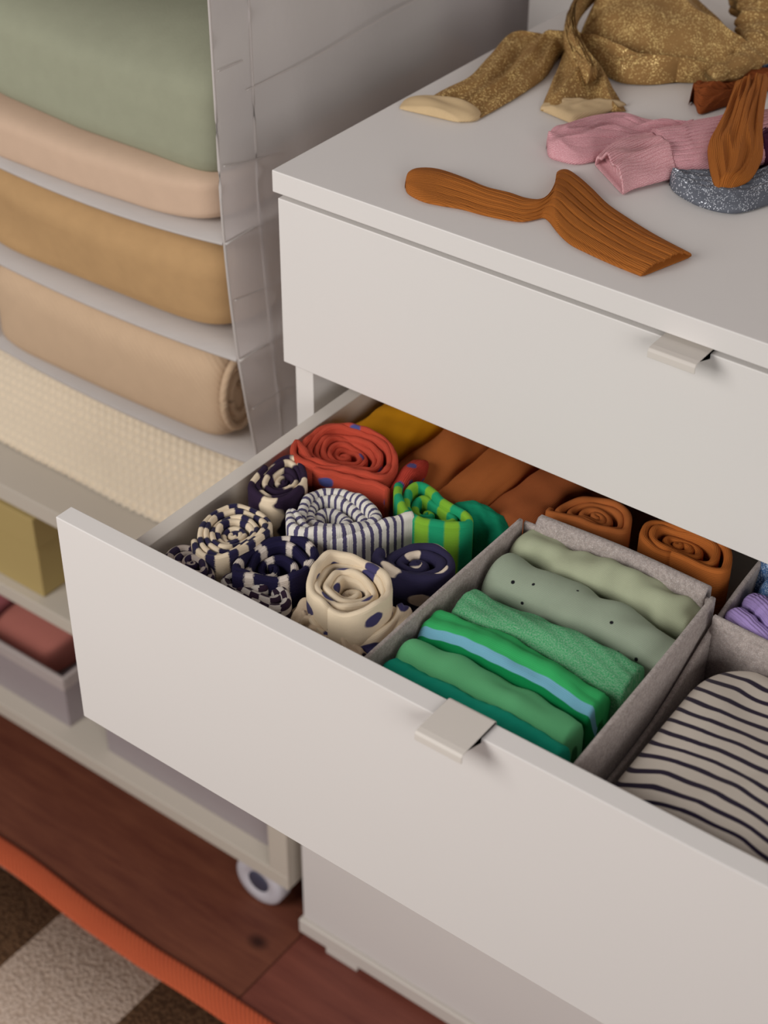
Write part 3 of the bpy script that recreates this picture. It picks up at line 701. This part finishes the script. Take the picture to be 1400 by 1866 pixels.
m_t5 = cloth('sage_dotted', rgb(150, 162, 142), pattern=p_points([(.028, .013, .0015), (.043, .009, .0012), (.041, .025, .0013), (.056, .031, .0026), (.108, .008, .0014), (.122, .024, .0012), (.136, .022, .0014), (.072, -.004, .0010)], rgb(20, 18, 26)))
m_t6 = cloth('pale_sage', rgb(168, 174, 146))
def tee(label, a, b, mat, width, zt, seed, wr, round_=.85, lean=0.0, lay=2, mid=None):
    pts = [a, mid, b] if mid else [a, ((a[0]+b[0])/2, (a[1]+b[1])/2), b]
    root = folded('folded_shirt', label, 'shirt', pts, mat, width=width, ztop=zt, zbot=DZ+.0045, seed=seed, wr=wr, round_=round_, endr=(.009, .003), group=GT, lean=lean, hollow=.0032)
    # inner plies showing at the folded end
    for q in range(lay):
        w = width*(.62-.3*q); dx = .0035-.002*q
        folded('inner_fold', None, None, [(b[0]-.03, b[1]+(a[1]-b[1])*.18+.004*(q-.5)), (b[0]+dx-.007, b[1]+.004*(q-.5))], mat, width=w, ztop=(zt[-1]-.004-.004*q, zt[-1]-.006-.005*q), zbot=DZ+.005, seed=seed+q+1, wr=.001, endr=(0, .004), n=24, parent=root)
    return root
tee('teal green folded shirt nearest the drawer front', *[(0.2621,-0.2113),(0.4092,-0.2111)], m_t1, .030, (.697, .702, .703, .698), 201, .0018)
tee('mint green folded shirt next to the teal one', *[(0.2640,-0.1902),(0.4052,-0.1889)], m_t2, .030, (.700, .704, .704, .698), 203, .0025)
tee('green folded shirt with a single pale blue stripe', *[(0.2609,-0.1579),(0.4051,-0.1557)], m_t3, .034, (.702, .706, .706, .700), 206, .0018)
tee('heathered green folded shirt between the blue striped and dotted ones', *[(0.2675,-0.1260),(0.4114,-0.1224)], m_t4, .034, (.703, .706, .706, .700), 209, .0030)
tee('grey sage folded shirt sprinkled with black dots', *[(0.2637,-0.0775),(0.4198,-0.0830)], m_t5, .040, (.703, .706, .705, .698), 212, .0022, lay=1)
tee('pale sage folded shirt leaning on the felt hem', *[(0.2600,-0.0327),(0.4123,-0.0382)], m_t6, .036, (.705, .704, .705, .697), 215, .0040, lay=1)

# ------------------------------------------------------------------ striped shirt, lavender and blue socks in the second felt box
def p_wavy(t, vec, base):
    x, y, _ = t.sep(vec)
    n = t.math('SUBTRACT', t.noise(vec, 12, 2), .5)
    q = t.math('ADD', y, t.math('MULTIPLY', n, .022))
    m = t.math('FRACT', t.math('DIVIDE', t.math('ADD', q, 1.0), .0128))
    d = t.math('ABSOLUTE', t.math('SUBTRACT', m, .5))
    return t.mix(t.math('SUBTRACT', 1.0, t.step(d, .16, .03)), base, rgb(30, 20, 44))
m_shirt = cloth('beige_black_stripe', rgb(196, 186, 174), var=.06, pattern=p_wavy)
def shirt_post(V):
    x, y, z = V[..., 0], V[..., 1], V[..., 2]
    top = z > .62
    z = z+np.where(top, .010*np.exp(-((x-.53)/.05)**2)-.22*np.clip(.470-x, 0, 1)**1.0*1.0+.005*np.sin((x*38+y*22)), 0)
    return np.stack([x, y, z], -1)
sh = pillow('striped_shirt', .4335, .640, -.2330, -.0500, DZ+.004, .700, m_shirt, e1=.28, e2=.22, wr=.0045, wf=(20, 18, 6), seed=33, nu=160, nv=60, post=shirt_post)
tag(sh, 'beige folded shirt with wavy black stripes in a felt box', 'shirt')
m_lav = cloth('lavender_knit', rgb(164, 142, 198), kscale=.0024, kamp=.9)
m_blue = glitter('blue_glitter_knit', rgb(72, 104, 148), rgb(190, 210, 235), 1500, .78)
lav = thing('sock_bundle', 'lavender ribbed socks bundled behind the striped shirt', 'socks', (.46, -.01, .65))
c0 = (.462, -.010, .684)
for i in range(5):
    a = i*.0105
    tube('fold', [(c0[0]-.032+a*1.2, c0[1]+.020-a*.3, .66), (c0[0]-.026+a*1.3, c0[1]+.012-a*.2, .690), (c0[0]-.006+a*1.3, c0[1]-.004-a*.2, .7000-.001*i), (c0[0]+.018+a*1.1, c0[1]-.016, .692), (c0[0]+.034+a, c0[1]-.021, .664)], (.0068, .0085, .0090, .0085, .007), m_lav, lav, k=16, seed=i, wr=.06)
tube('fold', [(c0[0]-.034, c0[1]+.004, .664), (c0[0]-.030, c0[1]-.009, .690), (c0[0]-.014, c0[1]-.019, .696), (c0[0]+.008, c0[1]-.025, .688), (c0[0]+.02, c0[1]-.026, .664)], (.006, .0075, .0085, .0080, .006), m_lav, lav, k=16, seed=9, wr=.06)
pillow('core', .432, .500, -.034, .022, DZ+.004, .690, m_lav, lav, e1=.6, e2=.6, nu=40, nv=20, wr=.002)
blu = thing('sock_bundle', 'blue glitter sock roll beside the lavender socks, mostly under the drawer above', 'socks', (.45, .05, .65))
tube('fold', [(.428, .034, .66), (.428, .042, .692), (.440, .046, .703), (.462, .044, .700), (.482, .040, .670)], (.008, .010, .011, .010, .008), m_blue, blu, k=16, seed=4, wr=.08)
tube('fold', [(.436, .024, .66), (.438, .026, .688), (.452, .024, .698), (.472, .020, .694), (.488, .018, .668)], (.007, .0085, .0100, .009, .007), m_blue, blu, k=16, seed=5, wr=.08)
pillow('core', .430, .500, .020, .070, DZ+.004, .688, m_blue, blu, e1=.6, e2=.6, nu=40, nv=20, wr=.002)

# ------------------------------------------------------------------ socks and tights on the dresser top
m_sock = cloth('ochre_rib', rgb(168, 100, 42), kscale=.0016, kamp=.6, sheen=.12)
m_sock2 = cloth('brown_rib', rgb(138, 72, 34), kscale=.0016, kamp=.6, sheen=.12)
def p_lurex(col, thr=.56):
    def f(t, vec, base): return t.mix(t.step(t.noise(vec, 1500, 2, .7), thr, .06), base, col)
    return f
m_pink = cloth('pink_lurex', rgb(208, 146, 154), kscale=.0016, kamp=.5, sheen=.15, rough=.5, pattern=p_lurex(rgb(236, 192, 196)))
m_pinkcuff = cloth('pink_lurex_cuff', rgb(214, 152, 158), kscale=.0016, kamp=.5, sheen=.15, rough=.45, pattern=p_lurex(rgb(244, 204, 206)))
m_plum = cloth('plum_rib', rgb(78, 34, 62), kscale=.0016, kamp=.5)
m_gold = glitter('gold_lurex', rgb(164, 126, 76), rgb(240, 210, 140), 1300, .88, .2)
m_toe = cloth('cream_toe', rgb(204, 178, 138), kscale=.0016, kamp=.3)
m_grey = glitter('grey_glitter_knit', rgb(106, 110, 120), rgb(204, 208, 216), 1300, .90, .3)
m_bluesock = glitter('blue_sock_glitter', rgb(62, 78, 104), rgb(160, 180, 210), 1500, .78)

sock = ftube('sock', [(0.1001,0.0344),(0.0899,0.0532),(0.0909,0.0658),(0.1030,0.0739),(0.1279,0.0742),(0.1497,0.0713),(0.1676,0.0737),(0.1821,0.0736),(0.1920,0.0767),(0.1939,0.0872),(0.1865,0.1065),(0.1786,0.1213),(0.1810,0.1315),(0.1933,0.1280),(0.2115,0.1177),(0.2346,0.1028),(0.2591,0.0922),(0.2876,0.0815),(0.3200,0.0718)],
    [(0.0976,0.0378),(0.1076,0.0284),(0.1232,0.0248),(0.1363,0.0271),(0.1525,0.0319),(0.1725,0.0342),(0.1889,0.0382),(0.1987,0.0426),(0.2041,0.0509),(0.2074,0.0567),(0.2133,0.0548),(0.2203,0.0496),(0.2272,0.0444),(0.2352,0.0391),(0.2457,0.0339),(0.2601,0.0308),(0.2749,0.0283),(0.2891,0.0265),(0.3063,0.0251)],
    m_sock, h=.0070, ribw=(0, 0, .1, .8, 1, 1, 1, .8, .5, .9, 1, 1, 1, 1), pow_=2.0, hp=(.9, 1.15, 1.1, 1.0, 1.0, .9, 1.1, 1.5, 1.7, 1.3, 1.1, .95, .9, 1.15), ribs=8, ramp=.0006, wr=.0016, wf=(7, 3), seed=6, crease=.0003, opened=True, n=240, M=170)
tag(sock, 'ochre ribbed sock lying flat by itself near the dresser edge', 'sock')
pk = thing('sock', 'pink shimmering sock whose toe points at the gold tights', 'sock', (.2, .17, .9))
ftube('foot', [(0.1469,0.1555),(0.1387,0.1771),(0.1424,0.1941),(0.1502,0.2230),(0.1634,0.2465),(0.1838,0.2467),(0.2021,0.2504),(0.2210,0.2526)], [(0.1420,0.1642),(0.1557,0.1455),(0.1682,0.1436),(0.1810,0.1478),(0.1907,0.1647),(0.2015,0.1904),(0.2166,0.2176),(0.2275,0.2420)], m_pink, pk, h=.012, hp=(1, 1.1, 1.0, .9, .8, .8), ribs=10, ramp=.0005, ribw=(0, 0, .8, 1, 1), wr=.003, wf=(5, 4), seed=8, crease=.003, opened=False, M=160)
pk2 = thing('sock', 'pink shimmering sock with an open ribbed cuff lying across the other pink sock', 'sock', (.23, .17, .9))
ftube('leg', [(0.2591,0.3109),(0.2485,0.2959),(0.2341,0.2797),(0.2289,0.2694),(0.2179,0.2473),(0.2164,0.2363),(0.2084,0.2261),(0.2020,0.2179)], [(0.2987,0.2353),(0.2955,0.2215),(0.2855,0.1989),(0.2758,0.1871),(0.2676,0.1808),(0.2625,0.1768),(0.2566,0.1716),(0.2538,0.1683)], m_pink, pk2, h=.015, zb=(.004, .004, .004, .003), ribs=14, ramp=.0005, wr=.0012, wf=(3, 6), seed=9, opened=False, M=210, closed0=False)
ftube('cuff', [(0.2040,0.2142),(0.1981,0.2032),(0.1948,0.1879),(0.1921,0.1720),(0.1914,0.1549)], [(0.2542,0.1675),(0.2495,0.1581),(0.2425,0.1447),(0.2369,0.1340),(0.2341,0.1243)], m_pinkcuff, pk2, h=.0165, zb=(.003, .002, .0), ribs=24, ramp=.0005, wr=.0050, wf=(2, 7), seed=17, opened=True, M=260, n=60, closed0=False)

br = thing('sock', 'brown ribbed sock lying behind the pink and ochre socks', 'sock', (.2, .3, .9))
ftube('leg', [(0.2241,0.3927),(0.2058,0.3814),(0.1948,0.3654),(0.1938,0.3444)], [(0.2381,0.3666),(0.2245,0.3561),(0.2112,0.3481),(0.1979,0.3446)], m_sock2, br, h=.012, ribs=10, ramp=.0005, wr=.002, seed=12, closed0=False)
ftube('foot', [(0.1941,0.2970),(0.1895,0.3133),(0.1907,0.3332),(0.2043,0.3315),(0.2166,0.3321),(0.2267,0.3398)], [(0.1883,0.3134),(0.1990,0.2997),(0.2099,0.2867),(0.2150,0.2992),(0.2199,0.3137),(0.2307,0.3351)], m_sock2, br, h=.014, ribs=6, ramp=.0004, crease=.002, wr=.003, seed=13, opened=False)
oc = thing('sock', 'ochre ribbed sock draped across the pink sock, toe hanging down', 'sock', (.27, .2, .9))
ftube('foot', [(0.2949,0.1529),(0.2880,0.1590),(0.2744,0.1776),(0.2610,0.2011),(0.2525,0.2296),(0.2427,0.2623),(0.2305,0.2971),(0.2233,0.3163)], [(0.3036,0.1607),(0.3089,0.1776),(0.3031,0.2067),(0.2951,0.2249),(0.2840,0.2453),(0.2649,0.2868),(0.2540,0.3120),(0.2420,0.3397)], m_sock, oc, h=.010, z0=.9145, zb=(-.003, -.001, .002, .004, .004, .004, .003), ribs=7, ramp=.0005, ribw=(0, 0, .2, .6, 1, 1, 1), crease=.002, M=140, wr=.002, wf=(4, 6), seed=14, opened=False)
gy = thing('sock', 'grey glitter sock partly under the pink sock', 'sock', (.3, .18, .9))
ftube('foot', [(0.2532,0.1592),(0.2529,0.1681),(0.2580,0.1775),(0.2704,0.1870),(0.2865,0.1976),(0.2985,0.2105),(0.3042,0.2335)], [(0.2530,0.1606),(0.2619,0.1512),(0.2763,0.1446),(0.2923,0.1413),(0.3078,0.1439),(0.3182,0.1533),(0.3299,0.1823)], m_grey, gy, h=.012, wr=.002, seed=15, opened=False)
pl = thing('sock', 'dark plum ribbed sock behind the draped ochre sock', 'sock', (.29, .22, .9))
ftube('leg', [(0.2830,0.2415),(0.2665,0.2846),(0.2704,0.3083),(0.2791,0.3276)], [(0.2822,0.2471),(0.2983,0.2252),(0.3074,0.2359),(0.3172,0.2510)], m_plum, pl, h=.018, ribs=8, ramp=.0008, seed=16, opened=False)
bs = thing('sock', 'dark blue glitter sock peeping out behind the brown sock', 'sock', (.2, .36, .9))
ftube('foot', [(0.1820,0.3591),(0.1813,0.3772),(0.1918,0.3948),(0.2134,0.4163)], [(0.1801,0.3652),(0.1934,0.3708),(0.2056,0.3848),(0.2213,0.4016)], m_bluesock, bs, h=.012, seed=18, opened=False)

gold = thing('tights', 'crumpled heap of glittering gold tights with cream toes', 'tights', (.1, .35, .9))
g = '700,0,2'
ftube('leg', [(0.0197,0.1546),(0.0214,0.1881),(0.0281,0.2178),(0.0189,0.2598),(0.0127,0.2984),(0.0307,0.3139),(0.0509,0.3263),(0.0704,0.3305)], [(0.0741,0.1729),(0.0749,0.1978),(0.0744,0.2393),(0.0709,0.2742),(0.0585,0.3134),(0.0602,0.3217),(0.0677,0.3275),(0.0733,0.3365)], m_gold, gold, h=.018, hp=(.5, .8, 1, 1.3, 1.2, 1), wr=.003, crease=.006, wf=(3, 3), seed=21, opened=False, closed0=False)
ftube('toe', [(0.0110,0.1479),(0.0075,0.1548),(0.0062,0.1635),(0.0101,0.1679)], [(0.0645,0.1552),(0.0723,0.1625),(0.0742,0.1693),(0.0714,0.1778)], m_toe, gold, h=.008, hp=(.7, 1, 1, 1), wr=.0015, wf=(2, 3), seed=22, opened=False, n=30)
ftube('leg', [(0.1047,0.2136),(0.0922,0.2414),(0.0786,0.2755),(0.0622,0.3139),(0.0557,0.3322)], [(0.1605,0.2552),(0.1312,0.2856),(0.1081,0.3056),(0.0787,0.3228),(0.0673,0.3333)], m_gold, gold, h=.016, hp=(.3, .8, 1, 1.2), wr=.003, crease=.008, wf=(2, 4), seed=23, opened=False, closed0=False)
ftube('toe', [(0.1031,0.2155),(0.1005,0.2203),(0.0995,0.2236)], [(0.1388,0.2085),(0.1481,0.2396),(0.1541,0.2660)], m_toe, gold, h=.006, wr=.001, seed=24, opened=False, n=20)
ftube('waist', [(0.0578,0.3591),(0.0371,0.4288),(0.0501,0.4750),(0.0809,0.4807),(0.1141,0.4708),(0.1611,0.4226),(0.2020,0.3755)], [(0.0568,0.3437),(0.0886,0.3368),(0.1208,0.3371),(0.1493,0.3380),(0.1758,0.3437),(0.1969,0.3600),(0.2017,0.3965)], m_gold, gold, h=.032, z0=.906, hp=(.5, 1.0, 1.15, 1.15, 1.0, .8, .4), wr=.003, crease=.007, wf=(3.2, 2.6), seed=29, opened=False, n=140, M=110, pow_=2.0)
ftube('fold', [(0.0357,0.3963),(0.0443,0.3493),(0.0616,0.3145),(0.0782,0.2932),(0.0986,0.2759),(0.1155,0.2655)], [(0.0380,0.4154),(0.0521,0.3587),(0.0666,0.3280),(0.0838,0.3071),(0.1010,0.2930),(0.1165,0.2813)], m_gold, gold, h=.016, z0=.908, zb=(.014, .014, .012, .008, .004, 0), wr=.002, crease=.003, seed=26, opened=False, closed0=False)
ftube('fold', [(0.0590,0.3322),(0.0784,0.3346),(0.1084,0.3298),(0.1352,0.3293),(0.1640,0.3337),(0.1869,0.3484)], [(0.0443,0.3472),(0.0849,0.3193),(0.1163,0.3048),(0.1353,0.3049),(0.1578,0.3251),(0.1832,0.3771)], m_gold, gold, h=.024, hp=(.5, 1, 1, 1, .9, .5), wr=.003, crease=.004, wf=(4, 4), seed=27, opened=False, pow_=2.0, M=80, n=120)
tube('fold', [(*p, z) for p, z in zip([(0.1235,0.4610),(0.1326,0.4853),(0.1582,0.4751),(0.1824,0.4482),(0.1988,0.4053),(0.2018,0.3621),(0.1925,0.3365)], (.94, .935, .93, .925, .92, .915, .912))], (.010, .016, .020, .020, .019, .014, .008), m_gold, gold, k=28, seed=28, wr=.24, flat=.65)

# ------------------------------------------------------------------ hanging fabric organiser
OX0, OX1 = -.445, -.080
OY0, OY1 = .027, .487
org = thing('hanging_organiser', 'sheer white nylon hanging shelves packed with folded clothes', 'hanging organiser', (-.26, .25, .55))
def yfront(z):   # the front hem leans back towards the bottom
    return np.interp(z, [.545, .68, .80, 1.4], [.060, .0365, .0275, .025])
def side(x, name):
    nz_, ny = 90, 50; V = []; no = Noise(77 if x > -.2 else 78, 2, (22, 7), 3)
    for z in np.linspace(.545, 1.45, nz_):
        for f in np.linspace(0, 1, ny):
            y0 = yfront(z); y = y0+(OY1-y0)*f
            cr = sum(.0022*math.exp(-((z-q+.012*math.sin(f*7+q*9))/.006)**2) for q in (.62, .74, .86, .98, 1.10))
            V.append((x+.0060*no(y, z)*min(1, f*5)*(1 if f < 1 else 0)+cr, y, z))
    return mesh(name, V, gridfaces(nz_, ny), M_SHEER, org)
side(OX1, 'side_panel'); side(OX0, 'side_panel')
boxes('back_panel', [(OX0, OX1, OY1-.001, OY1, .545, 1.45)], M_SHEER, org, 0)
# hem, seams and bindings
zz = np.linspace(.545, 1.45, 60)
tube('binding', [(OX1+.001, yfront(z), z) for z in zz[::6]], .0012, M_PIPE, org, k=8)
tube('seam', [(OX1+.0030, yfront(z)+.043-.01*max(0, .68-z)/.13, z) for z in zz[::6]], .0011, M_PIPE, org, k=8)
for q in (.682, .800):
    tube('seam', [(OX1+.003, yfront(q)+f*(OY1-yfront(q)), q+.0015*math.sin(f*9)) for f in np.linspace(0, 1, 9)], .0012, M_PIPE, org, k=8)
for q in ([(0.0607,0.9235),(0.1001,0.9238),(0.1389,0.9235),(0.1904,0.9258),(0.2482,0.9290),(0.3299,0.9323)], [(0.0333,0.7446),(0.0624,0.7405),(0.1008,0.7386)], [(0.0490,0.6263),(0.0843,0.6257),(0.1197,0.6207)], [(0.0234,0.8699),(0.0592,0.8626),(0.0967,0.8585)], [(0.0250,0.9498),(0.0572,0.9492)]):
    tube('crease', [(OX1+.0045, max(y, yfront(z)+.002), z) for (y, z) in q], .0006, M_PIPE, org, k=6)
def sagfn(zl, depth):   # shelves hang between the side panels
    xc = (OX0+OX1)/2; hw = (OX1-OX0)/2
    return lambda X: depth*(((X-xc)/hw)**2-1)
SAG = .012
def shelf(z, depth, yb=OY1):
    s = sagfn(z, depth); V = []; nx, ny = 60, 14
    y0 = yfront(z)
    for x in np.linspace(OX0+.001, OX1-.001, nx):
        for j in range(ny):
            y = y0+(yb-y0-.002)*j/(ny-1)
            V.append((x, y, z+s(np.clip(x, OX0, OX1))+(.004*(1-x/OX1)*0)))
        for j in range(ny): V.append((x, y0+(yb-y0-.002)*(ny-1-j)/(ny-1), z+s(x)-.0022))
    return mesh('shelf', V, gridfaces(nx, 2*ny, wv=True), M_PIPE, org)
shelf(.800, .012); shelf(.682, .008); shelf(.556, .010)

m_sage = cloth('sage_sweat', rgb(154, 156, 134), uvs=False, kscale=500, kamp=.35, var=.12)
m_sage2 = cloth('dark_sage_sweat', rgb(118, 128, 112), uvs=False, kscale=500, kamp=.35, var=.12)
m_blush = cloth('blush_beige', rgb(206, 178, 154), uvs=False, kscale=500, kamp=.3)
m_tan = cloth('tan_wool', rgb(190, 154, 110), uvs=False, kscale=420, kamp=.3, var=.16)
m_beige = cloth('beige_twill', rgb(208, 180, 150), knit='d', kscale=.004, kamp=.4)
s1 = sagfn(.80, .012); s2 = sagfn(.682, .008); s3 = sagfn(.556, .010)
o = pillow('folded_sweater', OX0+.012, OX1-.012, .036, .44, .8015, .852, m_blush, e1=.45, e2=.22, sag=s1, wr=.006, wf=(11, 8, 12), seed=41); tag(o, 'blush beige folded sweater under the sage green one', 'sweater')
def sage_post(V):
    x = V[..., 0]; y = V[..., 1]
    V[..., 2] += .012*np.clip((V[..., 2]-.86)/.10, 0, 1)*np.clip((y-.10)/.25, 0, 1)-.015*np.clip((x+.24)/.15, 0, 1)**1.5*np.clip((.93-V[..., 2])/.06, 0, 1)
    return V
o = pillow('folded_sweater', OX0+.008, OX1-.013, .040, .40, .848, .955, m_sage, e1=.6, e2=.22, sag=lambda X: s1(X)+.010*np.clip((-.30-X)/.12, 0, 1), wr=.010, wf=(7, 7, 9), seed=42, post=sage_post); tag(o, 'sage green folded sweatshirt on the blush beige sweater', 'sweater')
o = pillow('folded_sweater', OX0+.10, OX1-.03, .22, .44, .966, 1.05, m_sage2, e1=.6, e2=.4, sag=s1, wr=.010, seed=43); tag(o, 'dark sage garment heaped behind on the sage green sweatshirt', 'sweater')
o = pillow('folded_sweater', OX0+.010, OX1-.018, .043, .44, .6835, .788, m_tan, e1=.62, e2=.25, sag=s2, wr=.010, wf=(9, 8, 16), seed=44); tag(o, 'tan brown folded sweater alone on the middle nylon shelf', 'sweater')
# beige blanket, rolled: its end shows the wound plies
bl = thing('folded_blanket', 'beige twill blanket rolled up on the lowest nylon shelf', 'blanket', (-.26, .2, .556))
def lowpost(V):
    return V
pillow('body', OX0+.010, OX1-.046, .060, .42, .5575, .674, m_beige, bl, e1=.62, e2=.12, sag=s3, wr=.005, seed=45)
xr = OX1-.0445
sp_ = []
for a in np.linspace(0, 4.4*math.pi, 70):
    q = 1-.17*a/math.pi*1.0
    sp_.append((xr, .086+.026*q*math.cos(a+.4)*1.0, .602+.042*q*math.sin(a+.4)))
tube('rolled_end', sp_, (.0042, .0036), m_beige, bl, n=140, k=8)

# ------------------------------------------------------------------ rolling shelf unit
CX0, CX1 = -.80, -.0165
CY0, CY1 = .002, .42
cart = thing('rolling_shelf', 'low white shelf unit on casters standing beside the dresser', 'shelf unit', (-.41, .21, 0))
boxes('shelf', [(CX0, CX1-.026, CY0, CY1, .409, .430)], M_CART, cart, .001)
boxes('shelf', [(CX0, CX1-.026, CY0, CY1, .264, .2825)], M_CART, cart, .001)
boxes('bottom_board', [(CX0, CX1-.0002, CY0, CY1, .0580, .0775)], M_CART, cart, .001)
for y in (CY0, CY1-.026):
    boxes('post', [(CX1-.026, CX1, y, y+.026, .0777, .430)], M_CART, cart, .001)
boxes('side_panel', [(CX1-.020, CX1-.006, CY0+.026, CY1-.026, .0777, .430)], M_CART, cart, .001)
boxes('side_panel', [(CX0, CX0+.018, CY0, CY1, .0777, .409)], M_CART, cart, .001)
t = NT('caster_plastic'); t.b.inputs['Base Color'].default_value = rgb(206, 202, 208); t.b.inputs['Roughness'].default_value = .4; m_wheel = t.m
t = NT('caster_hub'); t.b.inputs['Base Color'].default_value = rgb(70, 70, 88); t.b.inputs['Roughness'].default_value = .5; m_hub = t.m
def lathe_y(name, prof, c, mat, parent, k=40):
    V = []
    for (r, y) in prof:
        for j in range(k):
            a = 2*math.pi*j/k; V.append((c[0]+r*math.cos(a), c[1]+y, c[2]+r*math.sin(a)))
    return mesh(name, V, gridfaces(len(prof), k, wv=True)+[tuple(range(k)), tuple((len(prof)-1)*k+j for j in range(k))], mat, parent)
for cx_ in (-.066, CX0+.05):
    for cy_ in (.018, CY1-.05):
        w = lathe_y('caster', [(.014, -.0085), (.018, -.011), (.0285, -.011), (.0320, -.008), (.0320, .008), (.0285, .011), (.014, .011)], (cx_, cy_, .0320), m_wheel, cart)
        lathe_y('hub', [(.013, -.0100), (.0138, -.0095), (.0138, .0095), (.013, .0100)], (cx_, cy_, .0320), m_hub, w)
        boxes('fork', [(cx_-.012, cx_+.012, cy_+.0115, cy_+.0145, .020, .0578)], m_wheel, w, .0008)
# yellow box on the middle shelf
m_yb = lacquer('mustard_card', rgb(184, 162, 106), .7)
yb = thing('storage_box', 'mustard yellow lidded box on the middle shelf of the white unit', 'storage box', (-.55, .11, .2825))
boxes('box_body', [(-.72, -.3620, .0135, .26, .2830, .3510)], m_yb, yb, .0012)
boxes('lid', [(-.7230, -.3590, .0105, .2630, .3520, .392)], m_yb, yb, .0012)
boxes('label_holder', [(-.470, -.452, .0115, .0133, .334, .348)], m_hub, yb, .0004)
# translucent bins
m_bin = sheer('frosted_plastic', rgb(206, 196, 198), .20)
m_rim = sheer('frosted_rim', rgb(222, 212, 208), .03)
def bin_(x0, x1, y0, y1, z0, z1, label):
    b = thing('plastic_bin', label, 'bin', ((x0+x1)/2, (y0+y1)/2, z0))
    w = .0018
    boxes('bin_body', [(x0, x1, y0, y0+w, z0, z1), (x0, x1, y1-w, y1, z0, z1), (x0, x0+w, y0+w, y1-w, z0, z1), (x1-w, x1, y0+w, y1-w, z0, z1), (x0+w, x1-w, y0+w, y1-w, z0, z0+w)], m_bin, b, .0004)
    r = .005
    boxes('rim', [(x0-r, x1+r, y0-r, y0-.0002, z1-.016, z1+.002), (x0-r, x1+r, y1+.0002, y1+r, z1-.016, z1+.002), (x0-r, x0-.0002, y0, y1, z1-.016, z1+.002), (x1+.0002, x1+r, y0, y1, z1-.016, z1+.002)], m_rim, b, .0012)
    tube('corner_rib', [(x1-.001, y0-.0012, z0+.002), (x1-.001, y0-.0012, z1-.0162)], .0022, m_rim, b, n=6, k=8)
    return b
bin_(-.745, -.3640, .0240, .38, .0780, .1560, 'frosted plastic bin holding folded pink cloths on the bottom board')
bin_(-.3020, -.0560, .0240, .38, .0780, .1560, 'frosted plastic bin nearest the dresser on the bottom board')
m_pinkc = cloth('salmon_cotton', rgb(192, 120, 108), uvs=False, kscale=600, kamp=.3); m_pinkd = cloth('dusty_rose_cotton', rgb(160, 92, 96), uvs=False, kscale=600, kamp=.3)
o = pillow('folded_cloth', -.535, -.432, .060, .34, .0805, .132, m_pinkc, e1=.4, e2=.25, wr=.003, seed=51); tag(o, 'salmon pink folded cloth beside the dark rose one in the plastic bin', 'cloth')
o = pillow('folded_cloth', -.70, -.545, .062, .34, .0805, .134, m_pinkd, e1=.4, e2=.25, wr=.003, seed=52); tag(o, 'dark rose folded cloth in the plastic bin', 'cloth')

# chunky knitted blanket on the top shelf
m_knit = cloth('cream_knit', rgb(234, 218, 194), uvs=False, kscale=500, kamp=.35, var=.06)
def knit_blanket():
    nx, ns = 300, 150
    xs_ = np.linspace(-.72, -.075, nx)
    prof = catmull([(.40, .434), (.40, .500), (.30, .512), (.16, .514), (.115, .508), (.085, .488), (.062, .455), (.046, .4325)], ns)
    d = np.gradient(prof, axis=0); d /= np.linalg.norm(d, axis=1)[:, None]; N = np.stack([d[:, 1], -d[:, 0]], 1); N = -N
    L = np.r_[0, np.cumsum(np.linalg.norm(np.diff(prof, axis=0), axis=1))]
    no = Noise(5, 2, (6, 9), 3); V = []
    px, py = .0100, .0088
    for x in xs_:
        e_ = min(1, (x+.72)/.03, (-.075-x)/.03); e_ = math.sqrt(max(0, 1-(1-e_)**2))
        row = np.floor(L/py)
        b = np.abs(np.sin(np.pi*x/px+row*np.pi/2))*np.abs(np.sin(np.pi*L/py))
        hgt = .0052*b+.006*no(np.full(ns, x), L)
        yy = prof[:, 0]+N[:, 0]*hgt; z = prof[:, 1]+N[:, 1]*hgt
        z = .432+(z-.432)*(.25+.75*e_)
        V += [(x, a, max(b_, .4312)) for a, b_ in zip(yy, z)]
    F = gridfaces(nx, ns)
    F += [tuple(range(ns)), tuple((nx-1)*ns+j for j in range(ns))]
    return mesh('knitted_blanket', V, F, m_knit)
tag(knit_blanket(), 'cream chunky knitted blanket on top of the white shelf unit', 'blanket')
